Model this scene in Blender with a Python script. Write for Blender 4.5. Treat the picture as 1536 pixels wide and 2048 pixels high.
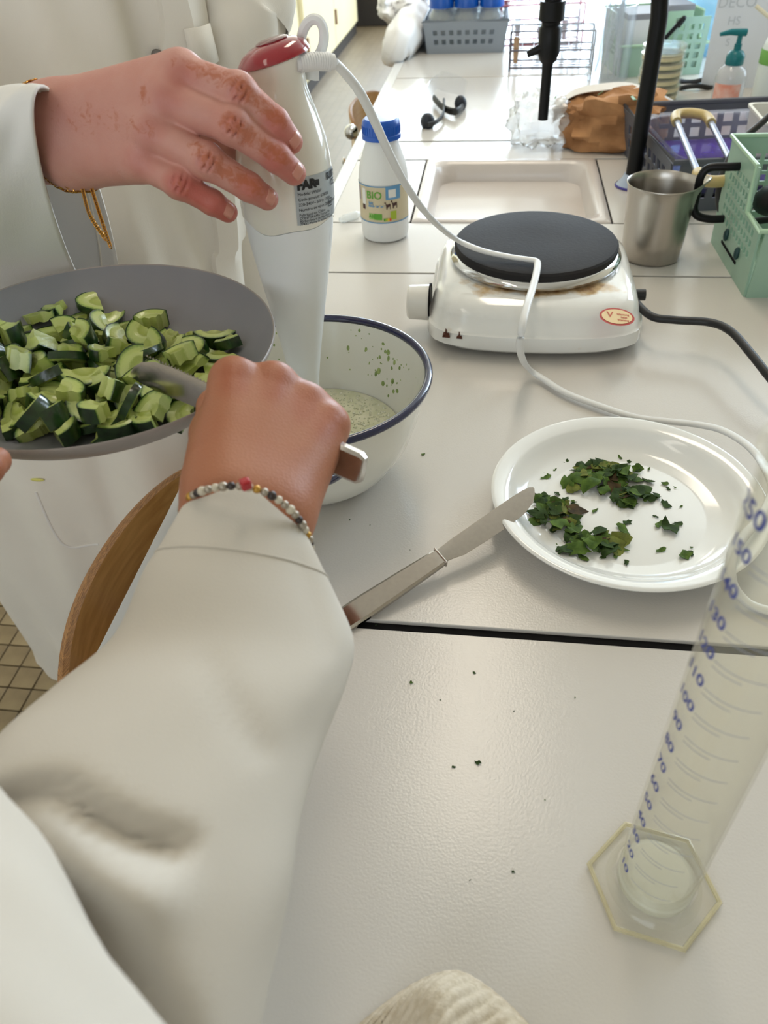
import bpy, math, random
import numpy as np
from mathutils import Vector, Matrix, noise as mnoise
random.seed(7); rng = np.random.default_rng(7)
for o in list(bpy.data.objects): bpy.data.objects.remove(o, do_unlink=True)
scene = bpy.context.scene
COL = scene.collection

# ---------------------------------------------------------------- camera
FPX = 1538.0; H = 0.45                       # focal length in pixels of 1536x2048, height above the bench top (z = 0)
CD = np.array([257, 1363, FPX]); CD /= np.linalg.norm(CD)
_vx = 100.0; _vy = -(257*_vx + FPX*FPX)/1363
CU = -np.array([_vx, _vy, FPX]); CU /= np.linalg.norm(CU)
CR = -np.cross(CD, CU)
cam_data = bpy.data.cameras.new('camera'); cam = bpy.data.objects.new('camera', cam_data); COL.objects.link(cam)
cam.matrix_world = Matrix(((CR[0], CR[1], -CR[2], 0), (CD[0], CD[1], -CD[2], 0), (CU[0], CU[1], -CU[2], H), (0, 0, 0, 1)))
cam_data.sensor_fit = 'VERTICAL'; cam_data.sensor_height = 24.0; cam_data.lens = 24.0*FPX/2048
cam_data.clip_start = 0.02; cam_data.clip_end = 60
cam_data.dof.use_dof = True; cam_data.dof.focus_distance = 0.66; cam_data.dof.aperture_fstop = 7.0
scene.camera = cam
# ---------------------------------------------------------------- light
world = bpy.data.worlds.new('world'); scene.world = world; world.use_nodes = True
world.node_tree.nodes['Background'].inputs[0].default_value = (0.75, 0.86, 1.0, 1)
world.node_tree.nodes['Background'].inputs[1].default_value = 1.0
def area(name, loc, rot, sx, sy, power, col):
    l = bpy.data.lights.new(name, 'AREA'); l.shape = 'RECTANGLE'; l.size = sx; l.size_y = sy; l.energy = power; l.color = col
    o = bpy.data.objects.new(name, l); COL.objects.link(o); o.location = loc; o.rotation_euler = rot; return o
CEIL = 1.95; FARY = 9.2; RX = 2.1; LX = -1.95; NEARY = -2.2
# daylight entering by the windows of the far wall and of the right-hand wall
area('daylight_far', (0.25, FARY-0.12, 0.95), (math.radians(-90), 0, 0), 3.0, 1.6, 420, (0.70, 0.85, 1.0))
area('daylight_right', (RX-0.12, 3.8, 0.95), (0, math.radians(90), 0), 1.6, 2.8, 175, (0.70, 0.85, 1.0))
area('daylight_front', (-0.75, NEARY+0.12, 0.75), (math.radians(90), 0, 0), 1.9, 1.3, 23, (0.84, 0.92, 1.0))
LAMPS = [(0.0, 1.72), (0.35, 4.6), (0.35, 7.2), (-1.0, -0.5)]
LAMP_P = [12, 3, 2, 1]
vs = scene.view_settings
vs.view_transform = 'Standard'; vs.look = 'None'; vs.gamma = 1.0; vs.use_curve_mapping = False; vs.exposure = -0.33

# ---------------------------------------------------------------- pixel -> place helpers (layout aid)
def ray(px, py):
    c = np.array([px-768.0, 1024.0-py, FPX]); w = np.array([c@CR, c@CD, c@CU]); return w/np.linalg.norm(w)
C0 = np.array([0, 0, H])
def az(px, py, z=0.0):
    w = ray(px, py); return C0 + w*((z-H)/w[2])
def ay(px, py, y):
    w = ray(px, py); return C0 + w*(y/w[1])
def ad(px, py, D): return C0 + ray(px, py)*D
def proj(P):
    q = np.asarray(P, float)-C0
    c = q[..., 0:1]*CR + q[..., 1:2]*CD + q[..., 2:3]*CU
    return 768+FPX*c[..., 0]/c[..., 2], 1024-FPX*c[..., 1]/c[..., 2]
def s2l(c): 
    c = c/255.0; return c/12.92 if c <= 0.04045 else ((c+0.055)/1.055)**2.4
def rgb(r, g, b): return (s2l(r), s2l(g), s2l(b), 1.0)

# ---------------------------------------------------------------- materials
MATS = {}
def mat(name, col, rough=0.5, metal=0.0, var=0.0, vscale=20.0, bump=0.0, bscale=200.0, col2=None, spec=0.5, coat=0.0, sss=0.0, stretch=None, emit=0.0, trans=0.0, bdist=0.001):
    if name in MATS: return MATS[name]
    m = bpy.data.materials.new(name); m.use_nodes = True; MATS[name] = m
    nt = m.node_tree; n = nt.nodes; L = nt.links; b = n['Principled BSDF']
    b.inputs['Base Color'].default_value = col; b.inputs['Roughness'].default_value = rough; b.inputs['Metallic'].default_value = metal
    b.inputs['Specular IOR Level'].default_value = spec; b.inputs['Coat Weight'].default_value = coat; b.inputs['Coat Roughness'].default_value = 0.08
    b.inputs['Transmission Weight'].default_value = trans
    if sss: b.inputs['Subsurface Weight'].default_value = sss; b.inputs['Subsurface Radius'].default_value = (0.006, 0.003, 0.0015); b.inputs['Subsurface Scale'].default_value = 1.0
    tc = n.new('ShaderNodeTexCoord'); vec = tc.outputs['Object']
    if stretch:
        mp = n.new('ShaderNodeMapping'); mp.inputs['Scale'].default_value = stretch; L.new(vec, mp.inputs['Vector']); vec = mp.outputs['Vector']
    if var > 0 or col2:
        t = n.new('ShaderNodeTexNoise'); t.inputs['Scale'].default_value = vscale; t.inputs['Detail'].default_value = 5; L.new(vec, t.inputs['Vector'])
        r = n.new('ShaderNodeValToRGB'); r.color_ramp.elements[0].position = 0.35; r.color_ramp.elements[1].position = 0.65
        c2 = col2 or tuple(max(0, x*(1-var)) for x in col[:3])+(1,)
        r.color_ramp.elements[0].color = c2; r.color_ramp.elements[1].color = col
        L.new(t.outputs['Fac'], r.inputs['Fac']); L.new(r.outputs['Color'], b.inputs['Base Color'])
    if bump > 0:
        t2 = n.new('ShaderNodeTexNoise'); t2.inputs['Scale'].default_value = bscale; t2.inputs['Detail'].default_value = 3; L.new(vec, t2.inputs['Vector'])
        bp = n.new('ShaderNodeBump'); bp.inputs['Strength'].default_value = bump; bp.inputs['Distance'].default_value = bdist
        L.new(t2.outputs['Fac'], bp.inputs['Height']); L.new(bp.outputs['Normal'], b.inputs['Normal'])
    return m
def clear(name, tint=(0.96, 0.98, 0.98, 1), milky=0.06, milkcol=(0.8, 0.82, 0.82, 1), gloss=0.9, rough=0.08):
    """thin clear glass / plastic: transparent body, mirror-like by Fresnel, a little milky"""
    if name in MATS: return MATS[name]
    m = bpy.data.materials.new(name); m.use_nodes = True; MATS[name] = m
    nt = m.node_tree; n = nt.nodes; L = nt.links; n.remove(n['Principled BSDF']); out = n['Material Output']
    tr = n.new('ShaderNodeBsdfTransparent'); tr.inputs[0].default_value = tint
    df = n.new('ShaderNodeBsdfDiffuse'); df.inputs[0].default_value = milkcol
    gl = n.new('ShaderNodeBsdfGlossy'); gl.inputs['Roughness'].default_value = rough
    lw = n.new('ShaderNodeLayerWeight'); lw.inputs['Blend'].default_value = 0.5
    pw = n.new('ShaderNodeMath'); pw.operation = 'POWER'; pw.inputs[1].default_value = 4.0; L.new(lw.outputs['Facing'], pw.inputs[0])      # Schlick-like, the same from both sides
    mm = n.new('ShaderNodeMath'); mm.operation = 'MULTIPLY_ADD'; mm.inputs[1].default_value = gloss*.8; mm.inputs[2].default_value = 0.045*min(1, gloss*1.5); L.new(pw.outputs[0], mm.inputs[0])
    m1 = n.new('ShaderNodeMixShader'); m1.inputs[0].default_value = milky; L.new(tr.outputs[0], m1.inputs[1]); L.new(df.outputs[0], m1.inputs[2])
    m2 = n.new('ShaderNodeMixShader'); L.new(mm.outputs[0], m2.inputs[0]); L.new(m1.outputs[0], m2.inputs[1]); L.new(gl.outputs[0], m2.inputs[2])
    L.new(m2.outputs[0], out.inputs['Surface']); return m

# ---------------------------------------------------------------- mesh building
class MB:
    def __init__(s): s.v = []; s.f = []; s.mi = []; s.cur = 0
    def add(s, vs, fs):
        o = len(s.v); s.v.extend([tuple(map(float, p)) for p in vs]); s.f.extend([tuple(i+o for i in f) for f in fs]); s.mi.extend([s.cur]*len(fs)); return s
    def box(s, c, size, R=None, taper=1.0):
        hx, hy, hz = [x/2 for x in size]; V = []
        for sz in (-1, 1):
            k = taper if sz > 0 else 1.0
            for sx, sy in ((-1, -1), (1, -1), (1, 1), (-1, 1)):
                p = np.array([sx*hx*k, sy*hy*k, sz*hz]); p = R@p if R is not None else p; V.append(p+np.asarray(c))
        return s.add(V, [(3, 2, 1, 0), (4, 5, 6, 7), (0, 1, 5, 4), (1, 2, 6, 5), (2, 3, 7, 6), (3, 0, 4, 7)])
    def loft(s, rings, cap=True, closed=True, loop=False):
        n = len(rings[0]); V = [p for r in rings for p in r]; F = []
        m = len(rings)
        for i in range(m if loop else m-1):
            i2 = (i+1) % m
            for j in range(n if closed else n-1):
                k = (j+1) % n; F.append((i*n+j, i*n+k, i2*n+k, i2*n+j))
        if cap and not loop and closed: F.append(tuple(range(n-1, -1, -1))); F.append(tuple((m-1)*n+j for j in range(n)))
        return s.add(V, F)
    def tube(s, pts, r, n=10, loop=False, flat=None, up=(0, 0, 1), cap=True):
        P = [np.asarray(p, float) for p in pts]; m = len(P); rings = []; prev = None
        for i in range(m):
            a = P[(i-1) % m] if (loop or i > 0) else P[i]; b = P[(i+1) % m] if (loop or i < m-1) else P[i]
            t = b-a; t /= (np.linalg.norm(t)+1e-12)
            if prev is None or flat is not None:
                u0 = np.asarray(up, float)
                if abs(t@u0) > 0.98 and flat is None: u0 = np.array([1.0, 0, 0])
                x = np.cross(t, u0) if (flat is not None or prev is None) else prev
            else: x = prev
            x = x-(x@t)*t; x /= (np.linalg.norm(x)+1e-12); y = np.cross(x, t); prev = x
            ri = r[i] if hasattr(r, '__len__') else r; ry = ri if flat is None else ri*flat
            rings.append([P[i]+x*math.cos(q)*ri+y*math.sin(q)*ry for q in (2*math.pi*k/n for k in range(n))])
        return s.loft(rings, cap=cap, loop=loop)
    def lathe(s, prof, n=48, c=(0, 0, 0), sx=1.0, sy=1.0, R=None):
        V = []; idx = []
        for (r, z) in prof:
            if r < 1e-6: idx.append([len(V)]); V.append((0, 0, z))
            else:
                idx.append(list(range(len(V), len(V)+n)))
                V += [(r*sx*math.cos(2*math.pi*k/n), r*sy*math.sin(2*math.pi*k/n), z) for k in range(n)]
        F = []
        for a, b in zip(idx[:-1], idx[1:]):
            for k in range(n):
                k2 = (k+1) % n
                if len(a) == 1 and len(b) == 1: continue
                if len(a) == 1: F.append((a[0], b[k2], b[k]))
                elif len(b) == 1: F.append((a[k], a[k2], b[0]))
                else: F.append((a[k], a[k2], b[k2], b[k]))
        V = [np.asarray(p) for p in V]
        if R is not None: V = [R@p for p in V]
        return s.add([p+np.asarray(c) for p in V], F)
    def sphere(s, c, r, n=12, m=8, sc=(1, 1, 1), R=None):
        prof = [(math.sin(math.pi*i/m), -math.cos(math.pi*i/m)) for i in range(m+1)]; prof[0] = (0, -1); prof[-1] = (0, 1)
        t = MB(); t.lathe(prof, n); M = np.diag(np.asarray(sc, float)*r); M = R@M if R is not None else M
        return s.add([M@np.asarray(p)+np.asarray(c) for p in t.v], t.f)
    def prism(s, poly, z0, z1):
        n = len(poly); V = [(x, y, z0) for x, y in poly]+[(x, y, z1) for x, y in poly]
        return s.add(V, [tuple(range(n-1, -1, -1)), tuple(range(n, 2*n))]+[(i, (i+1) % n, n+(i+1) % n, n+i) for i in range(n)])
    def xf(s, R=None, t=(0, 0, 0)):
        A = np.array(s.v); A = A@np.asarray(R).T if R is not None else A; s.v = [tuple(p) for p in A+np.asarray(t)]; return s
    def build(s, name, material, parent=None, smooth=True, angle=40, bevel=0.0, sub=0, local=False, mats=None, seg=2):
        """vertices are in world space unless local; stored relative to the parent's origin"""
        off = np.zeros(3)
        if parent is not None and not local: off = np.array(parent['_o'])
        me = bpy.data.meshes.new(name); me.from_pydata([tuple(np.asarray(p)-off) for p in s.v], [], s.f); me.update()
        for x in (mats or [material]): me.materials.append(x)
        if mats: me.polygons.foreach_set('material_index', s.mi)
        if smooth:
            me.polygons.foreach_set('use_smooth', [True]*len(me.polygons)); me.set_sharp_from_angle(angle=math.radians(angle))
        o = bpy.data.objects.new(name, me); COL.objects.link(o)
        if parent is not None: o.parent = parent
        if bevel:
            b = o.modifiers.new('bevel', 'BEVEL'); b.width = bevel; b.segments = seg; b.limit_method = 'ANGLE'; b.angle_limit = math.radians(35)
        if sub: q = o.modifiers.new('sub', 'SUBSURF'); q.levels = sub; q.render_levels = sub
        o['_o'] = [0.0, 0.0, 0.0] if parent is None else [float(x) for x in off]
        return o
def tag(o, label, cat, group=None, kind=None):
    if label: o['label'] = label
    if cat: o['category'] = cat
    if group: o['group'] = group
    if kind: o['kind'] = kind
    return o
def thing(name, label, cat, loc=(0, 0, 0), rot=(0, 0, 0), group=None):
    o = bpy.data.objects.new(name, None); COL.objects.link(o); o.location = tuple(map(float, loc)); o.rotation_euler = rot; o.empty_display_size = 0.03
    o['_o'] = [float(x) for x in loc]; return tag(o, label, cat, group)
def copy_tree(o, parent=None):
    c = o.copy(); COL.objects.link(c); c.parent = parent
    for ch in list(o.children): copy_tree(ch, c)
    return c
def Rz(a): c, s = math.cos(a), math.sin(a); return np.array([[c, -s, 0], [s, c, 0], [0, 0, 1.0]])
def Rx(a): c, s = math.cos(a), math.sin(a); return np.array([[1.0, 0, 0], [0, c, -s], [0, s, c]])
def Ry(a): c, s = math.cos(a), math.sin(a); return np.array([[c, 0, s], [0, 1.0, 0], [-s, 0, c]])
def frame_from(x, zhint):
    x = np.asarray(x, float); x = x/np.linalg.norm(x); z = np.asarray(zhint, float); z = z-(z@x)*x; z /= np.linalg.norm(z); y = np.cross(z, x); return np.array([x, y, z]).T
def spline(pts, n=8, loop=False):
    """Catmull-Rom through points"""
    P = [np.asarray(p, float) for p in pts]; m = len(P); out = []
    for i in range(m if loop else m-1):
        p0 = P[(i-1) % m] if (loop or i > 0) else 2*P[0]-P[1]; p1 = P[i]; p2 = P[(i+1) % m]; p3 = P[(i+2) % m] if (loop or i < m-2) else 2*P[-1]-P[-2]
        for k in range(n):
            t = k/n; out.append(0.5*((2*p1)+(-p0+p2)*t+(2*p0-5*p1+4*p2-p3)*t*t+(-p0+3*p1-3*p2+p3)*t**3))
    if not loop: out.append(P[-1])
    return out
def rrect(w, h, r, n=5, cx=0, cy=0):
    out = []
    for qx, qy, a0 in ((1, 1, 0), (-1, 1, 90), (-1, -1, 180), (1, -1, 270)):
        for k in range(n+1):
            a = math.radians(a0+90*k/n); out.append((cx+qx*(w/2-r)+r*math.cos(a), cy+qy*(h/2-r)+r*math.sin(a)))
    return out
def text_mesh(body, size, bold=0.0):
    """flat lettering as verts, faces in the xy plane, centred"""
    cu = bpy.data.curves.new('lettering', 'FONT'); cu.body = body; cu.size = size; cu.align_x = 'CENTER'; cu.align_y = 'CENTER'; cu.offset = bold; cu.resolution_u = 3
    o = bpy.data.objects.new('lettering', cu); COL.objects.link(o); bpy.context.view_layer.update()
    me = bpy.data.meshes.new_from_object(o.evaluated_get(bpy.context.evaluated_depsgraph_get()))
    V = [tuple(v.co) for v in me.vertices]; F = [tuple(p.vertices) for p in me.polygons]
    bpy.data.objects.remove(o); bpy.data.curves.remove(cu); bpy.data.meshes.remove(me); return V, F
def perforated(w, h, t, holes, extra_x=(), extra_y=(), keep=None):
    """panel in xz plane (x 0..w, z 0..h, y 0..t) with real rectangular holes (x0,x1,z0,z1); keep(x,z) tells which cells exist"""
    xs = sorted(set([0, w]+[a for q in holes for a in q[:2]]+list(extra_x))); zs = sorted(set([0, h]+[a for q in holes for a in q[2:]]+list(extra_y)))
    def solid(i, j):
        if i < 0 or j < 0 or i >= len(xs)-1 or j >= len(zs)-1: return False
        cx, cz = (xs[i]+xs[i+1])/2, (zs[j]+zs[j+1])/2
        if keep and not keep(cx, cz): return False
        return not any(a < cx < b and c < cz < d for a, b, c, d in holes)
    m = MB()
    for i in range(len(xs)-1):
        for j in range(len(zs)-1):
            if not solid(i, j): continue
            a, b, c, d = xs[i], xs[i+1], zs[j], zs[j+1]
            V = [(a, 0, c), (b, 0, c), (b, 0, d), (a, 0, d), (a, t, c), (b, t, c), (b, t, d), (a, t, d)]; F = [(0, 1, 2, 3), (7, 6, 5, 4)]
            if not solid(i-1, j): F.append((0, 3, 7, 4))
            if not solid(i+1, j): F.append((1, 5, 6, 2))
            if not solid(i, j-1): F.append((0, 4, 5, 1))
            if not solid(i, j+1): F.append((3, 2, 6, 7))
            m.add(V, F)
    return m

# ---------------------------------------------------------------- implicit surfaces for hands (round cones blended, surface nets)
def seg_d(X, a, b, ra, rb):
    a = np.asarray(a, float); b = np.asarray(b, float); ab = b-a; t = np.clip(((X-a)@ab)/max(ab@ab, 1e-12), 0, 1)
    return np.linalg.norm(X-a-t[..., None]*ab, axis=-1)-(ra+(rb-ra)*t)
def sdf_mesh(prims, h=0.0013, pad=0.004):
    """prims: (a, b, ra, rb, k) blended by smooth minimum k; k < 0 carves. -> verts, quads"""
    pts = np.array([p for q in prims if q[4] >= 0 for p in (q[0], q[1])]); rmax = max(max(q[2], q[3]) for q in prims)
    lo = pts.min(0)-rmax-pad; hi = pts.max(0)+rmax+pad; n = np.ceil((hi-lo)/h).astype(int)+1
    D = np.full(n, 0.05)
    for a, b, ra, rb, k in prims:
        a = np.asarray(a, float); b = np.asarray(b, float); m = max(ra, rb)+abs(k)+3*h+0.004
        i0 = np.maximum(np.floor((np.minimum(a, b)-m-lo)/h).astype(int), 0); i1 = np.minimum(np.ceil((np.maximum(a, b)+m-lo)/h).astype(int)+1, n)
        ax = [lo[q]+h*np.arange(i0[q], i1[q]) for q in range(3)]
        X = np.stack(np.meshgrid(*ax, indexing='ij'), -1); d = seg_d(X, a, b, ra, rb); S = D[i0[0]:i1[0], i0[1]:i1[1], i0[2]:i1[2]]
        if k >= 0:
            kk = max(k, 1e-5); hh = np.clip(0.5+0.5*(S-d)/kk, 0, 1); S[...] = S*(1-hh)+d*hh-kk*hh*(1-hh)
        else:
            kk = -k; hh = np.clip(0.5-0.5*(S+d)/kk, 0, 1); S[...] = S*(1-hh)+(-d)*hh+kk*hh*(1-hh)
    sg = D < 0
    cnt = sum(sg[i:n[0]-1+i, j:n[1]-1+j, k:n[2]-1+k].astype(np.int8) for i in (0, 1) for j in (0, 1) for k in (0, 1))
    act = (cnt > 0) & (cnt < 8); ids = np.full(act.shape, -1, int); C = np.argwhere(act); ids[tuple(C.T)] = np.arange(len(C))
    acc = np.zeros((len(C), 3)); num = np.zeros(len(C))
    co = [(i, j, k) for i in (0, 1) for j in (0, 1) for k in (0, 1)]
    for a in co:
        for ax in range(3):
            if a[ax]: continue
            b = list(a); b[ax] = 1
            da = D[C[:, 0]+a[0], C[:, 1]+a[1], C[:, 2]+a[2]]; db = D[C[:, 0]+b[0], C[:, 1]+b[1], C[:, 2]+b[2]]
            x = (da < 0) != (db < 0); t = np.where(x, da/(da-db+1e-15), 0); p = np.array(a, float)+0*C; p[:, ax] += t
            acc[x] += p[x]; num[x] += 1
    V = lo+h*(C+acc/num[:, None]); F = []
    for ax in range(3):
        u, v = [(1, 2), (2, 0), (0, 1)][ax]
        sl = [slice(0, -1) if q == ax else slice(1, -1) for q in range(3)]; sl2 = list(sl); sl2[ax] = slice(1, None)
        a = sg[tuple(sl)]; b = sg[tuple(sl2)]; E = np.argwhere(a != b)
        if not len(E): continue
        E = E+np.array([0 if q == ax else 1 for q in range(3)]); flip = sg[tuple(E.T)]
        def cid(du, dv):
            q = E.copy(); q[:, u] -= du; q[:, v] -= dv; return ids[tuple(q.T)]
        Q = np.stack([cid(1, 1), cid(0, 1), cid(0, 0), cid(1, 0)], 1); Q[~flip] = Q[~flip][:, ::-1]; F.append(Q)
    return V, np.concatenate(F)
def mesh_np(name, V, F, material, parent=None):
    off = np.array(parent['_o']) if parent is not None else np.zeros(3)
    me = bpy.data.meshes.new(name); me.from_pydata((V-off).tolist(), [], F.tolist()); me.update(); me.materials.append(material)
    me.polygons.foreach_set('use_smooth', [True]*len(me.polygons)); o = bpy.data.objects.new(name, me); COL.objects.link(o); o.parent = parent
    o['_o'] = [float(x) for x in off]; return o
def vattr(o, name, vals):
    a = o.data.attributes.new(name, 'FLOAT', 'POINT'); a.data.foreach_set('value', np.asarray(vals, np.float32))
def fbm(P, s, seed=0): return np.array([mnoise.fractal(Vector((p[0]*s+seed, p[1]*s, p[2]*s)), 1.0, 2.0, 3) for p in P])
# ================================================================ materials
M_bench = mat('bench_laminate', rgb(208, 203, 196), 0.2, bump=0.2, bscale=560, coat=.0, spec=0.5, bdist=0.0006)
M_black = mat('joint_black', rgb(24, 23, 24), 0.8, spec=0.1)
M_edge = mat('bench_edge_white', rgb(226, 226, 224), 0.35)
M_cream = mat('cupboard_cream', rgb(226, 214, 176), 0.45, var=0.05, vscale=3)
M_dark = mat('dark_recess', rgb(40, 34, 30), 0.7)
M_brown = mat('brown_box', rgb(130, 98, 74), 0.6)
M_wall = mat('wall_paint', rgb(222, 214, 198), 0.8, var=0.03, vscale=2)
M_ceil = mat('ceiling_paint', rgb(234, 227, 214), 0.9)
M_grout = mat('grout', rgb(88, 74, 56), 0.85, var=0.15, vscale=30)
M_tile = mat('floor_tile_tan', rgb(142, 124, 90), 0.55, col2=rgb(122, 104, 74), vscale=14, bump=0.1, bscale=90)
M_tile2 = mat('floor_tile_sand', rgb(150, 132, 98), 0.55, col2=rgb(130, 112, 82), vscale=14, bump=0.1, bscale=90)
M_steel = mat('brushed_steel', rgb(186, 180, 172), 0.28, 1.0, var=0.12, vscale=60, stretch=(1, 1, 0.08))
M_knife = mat('knife_steel', rgb(192, 184, 176), 0.15, 1.0, var=0.06, vscale=260, bump=0.06, bscale=500, bdist=0.0002)
M_chrome = mat('chrome', rgb(220, 220, 220), 0.08, 1.0)
M_ply = mat('varnished_plywood', rgb(234, 176, 104), 0.32, col2=rgb(214, 152, 82), vscale=9, stretch=(14, 1.2, 14), coat=0.4)
M_plyedge = mat('plywood_edge', rgb(202, 146, 84), 0.5, col2=rgb(96, 62, 34), vscale=30, stretch=(4, 4, 260))
M_porc = mat('white_porcelain', rgb(236, 236, 232), 0.12, coat=0.6)
M_sink = mat('sink_ceramic', rgb(212, 204, 198), 0.3, coat=0.3, var=0.04, vscale=12)
M_white = mat('white_plastic', rgb(232, 230, 224), 0.22, coat=0.3)
M_whitem = mat('white_plastic_matte', rgb(228, 228, 226), 0.45)
M_blue = mat('blue_cap_plastic', rgb(0, 84, 184), 0.3, coat=0.3)
M_navy = mat('navy_enamel', rgb(28, 32, 70), 0.15, coat=0.6)
M_blackp = mat('black_plastic', rgb(10, 10, 11), 0.4, spec=0.25)
M_rubber = mat('black_rubber', rgb(20, 20, 22), 0.5)
M_iron = mat('cast_iron', rgb(44, 42, 42), 0.7, spec=0.2, var=0.35, vscale=14, bump=0.2, bscale=300, col2=rgb(38, 37, 38))
M_green = mat('mint_green_plastic', rgb(158, 190, 168), 0.42, var=0.08, vscale=22)
M_grey = mat('grey_crate_plastic', rgb(92, 94, 102), 0.5)
M_bluegrey = mat('blue_grey_plastic', rgb(150, 160, 172), 0.5)
M_teal = mat('teal_plastic', rgb(0, 110, 118), 0.35)
M_paper = mat('white_paper', rgb(226, 232, 242), 0.9)
M_ink = mat('pale_ink', rgb(198, 206, 216), 0.9)
M_inkb = mat('black_ink', rgb(22, 22, 24), 0.6)
M_inkblue = mat('blue_ink', rgb(64, 76, 150), 0.5)
M_coat = mat('coat_cotton', rgb(232, 226, 214), 0.9, var=0.04, vscale=10, bump=0.25, bscale=900, spec=0.15, bdist=0.0005)
M_coat2 = mat('coat_cotton_cool', rgb(230, 227, 222), 0.9, var=0.04, vscale=8, bump=0.2, bscale=900, spec=0.15, bdist=0.0005)
M_gold = mat('gold_chain', rgb(190, 140, 70), 0.25, 1.0)
M_glass = clear('clear_glass', milky=0.10, milkcol=(.85, .9, .95, 1), gloss=.4, tint=(.98, .99, 1, 1))
M_pp = clear('clear_plastic', milky=0.10, milkcol=(0.85, 0.85, 0.82, 1), rough=0.15)
M_red = mat('ruby_red_plastic', rgb(150, 8, 30), 0.1, coat=0.8)
M_label = mat('silver_label', rgb(176, 182, 186), 0.35, 0.3)

# ================================================================ setting
# floor: grout bed, tiles one by one where the photograph shows them, a tiled material beyond
m = MB(); m.add([(LX, NEARY, -0.905), (RX, NEARY, -0.905), (RX, FARY, -0.905), (LX, FARY, -0.905)], [(0, 1, 2, 3)])
floor = tag(m.build('floor', M_grout, smooth=False), 'tan ceramic tiled floor of the laboratory aisle', 'floor', kind='structure')
def tile_material():
    mm = bpy.data.materials.new('far_tiles'); mm.use_nodes = True; nt = mm.node_tree; b = nt.nodes['Principled BSDF']; b.inputs['Roughness'].default_value = 0.45
    br = nt.nodes.new('ShaderNodeTexBrick'); br.offset = 0; br.inputs['Scale'].default_value = 1.0; br.inputs['Brick Width'].default_value = 0.056; br.inputs['Row Height'].default_value = 0.056; br.inputs['Mortar Size'].default_value = 0.002
    br.inputs['Color1'].default_value = rgb(112, 98, 78); br.inputs['Color2'].default_value = rgb(104, 90, 70); br.inputs['Mortar'].default_value = rgb(86, 74, 56)
    tc = nt.nodes.new('ShaderNodeTexCoord'); nt.links.new(tc.outputs['Object'], br.inputs['Vector']); nt.links.new(br.outputs['Color'], b.inputs['Base Color']); return mm
def fbox(m, x0, x1, y0, y1): m.box(((x0+x1)/2, (y0+y1)/2, -0.9025), (x1-x0, y1-y0, 0.005))
TP = 0.0560; TX, TY, NX, NY = -0.545, 0.44, 15, 19
m = MB(); fbox(m, LX+.02, RX-.02, TY+NY*TP, FARY-.02); fbox(m, TX, RX-.02, NEARY+.02, TY+NY*TP); fbox(m, LX+.02, TX, NEARY+.02, TY); fbox(m, LX+.02, TX-NX*TP, TY, TY+NY*TP)
o = m.build('far_tiling', tile_material(), floor, smooth=False); o['kind'] = 'stuff'
tm = MB(); tm.prism(rrect(TP-.0035, TP-.0035, 0.002, 2), -0.004, 0.0015); t0 = None
for iy in range(NY):
    for ix in range(NX):
        if t0 is None: t = t0 = tm.build('tile', M_tile, floor, bevel=0.0008, seg=1)
        else: t = t0.copy(); COL.objects.link(t)
        t.location = (TX-TP*(ix+.5), TY+TP*(iy+.5), -0.9015+random.uniform(-0.0004, 0.0004)); t.rotation_euler = (random.uniform(-.004, .004), random.uniform(-.004, .004), 0)
        if t is not t0 and random.random() < 0.4: t.material_slots[0].link = 'OBJECT'; t.material_slots[0].material = M_tile2
m = MB(); m.add([(LX, NEARY, CEIL), (RX, NEARY, CEIL), (RX, FARY, CEIL), (LX, FARY, CEIL)], [(3, 2, 1, 0)])
tag(m.build('ceiling', M_ceil, smooth=False), 'plain off-white ceiling above the bench', 'ceiling', kind='structure')
def wall_with_openings(name, w, h, t, holes, R, loc, label):
    mm = perforated(w, h, t, holes); mm.xf(R, loc); return tag(mm.build(name, M_wall, smooth=False), label, 'wall', kind='structure')
WH = CEIL+0.905
wall_with_openings('wall_back', RX-LX, WH, 0.1, [(0.65, 3.75, 0.95, 2.7)], np.eye(3), (LX, FARY, -0.905), 'pale far wall with wide window opening')
wall_with_openings('wall_right', FARY-NEARY, WH, 0.1, [(4.5, 7.5, 0.95, 2.7)], Rz(math.pi/2), (RX+0.1, NEARY, -0.905), 'pale right-hand wall with window opening')
wall_with_openings('wall_left', FARY-NEARY, WH, 0.1, [], Rz(math.pi/2), (LX, NEARY, -0.905), 'pale wall behind the cream cupboards')
wall_with_openings('wall_front', RX-LX, WH, 0.1, [(0.25, 2.15, 1.0, 2.3)], np.eye(3), (LX, NEARY-0.1, -0.905), 'pale wall behind the viewer')
def window(name, w, h, R, loc, n):
    root = thing(name, 'white framed window letting daylight onto the bench', 'window', loc); root['kind'] = 'structure'
    mm = MB()
    for i in range(n+1): mm.box((w*i/n, 0, h/2), (0.06, 0.06, h))
    for z in (0, h): mm.box((w/2, 0, z), (w, 0.06, 0.06))
    mm.xf(R); mm.build('window_frame', M_whitem, root, smooth=False, local=True)
    for i in range(n):
        g = MB(); g.box((w*(i+.5)/n, 0, h/2), (w/n-0.06, 0.004, h-0.06)); g.xf(R); g.build('pane', M_glass, root, smooth=False, local=True)
window('window_1', 3.1, 1.75, np.eye(3), (LX+0.65, FARY+0.05, 0.045), 3)
window('window_2', 3.0, 1.75, Rz(math.pi/2), (RX+0.05, NEARY+4.5, 0.045), 3)
window('window_3', 1.9, 1.3, np.eye(3), (LX+0.25, NEARY-0.05, 0.095), 2)
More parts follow.
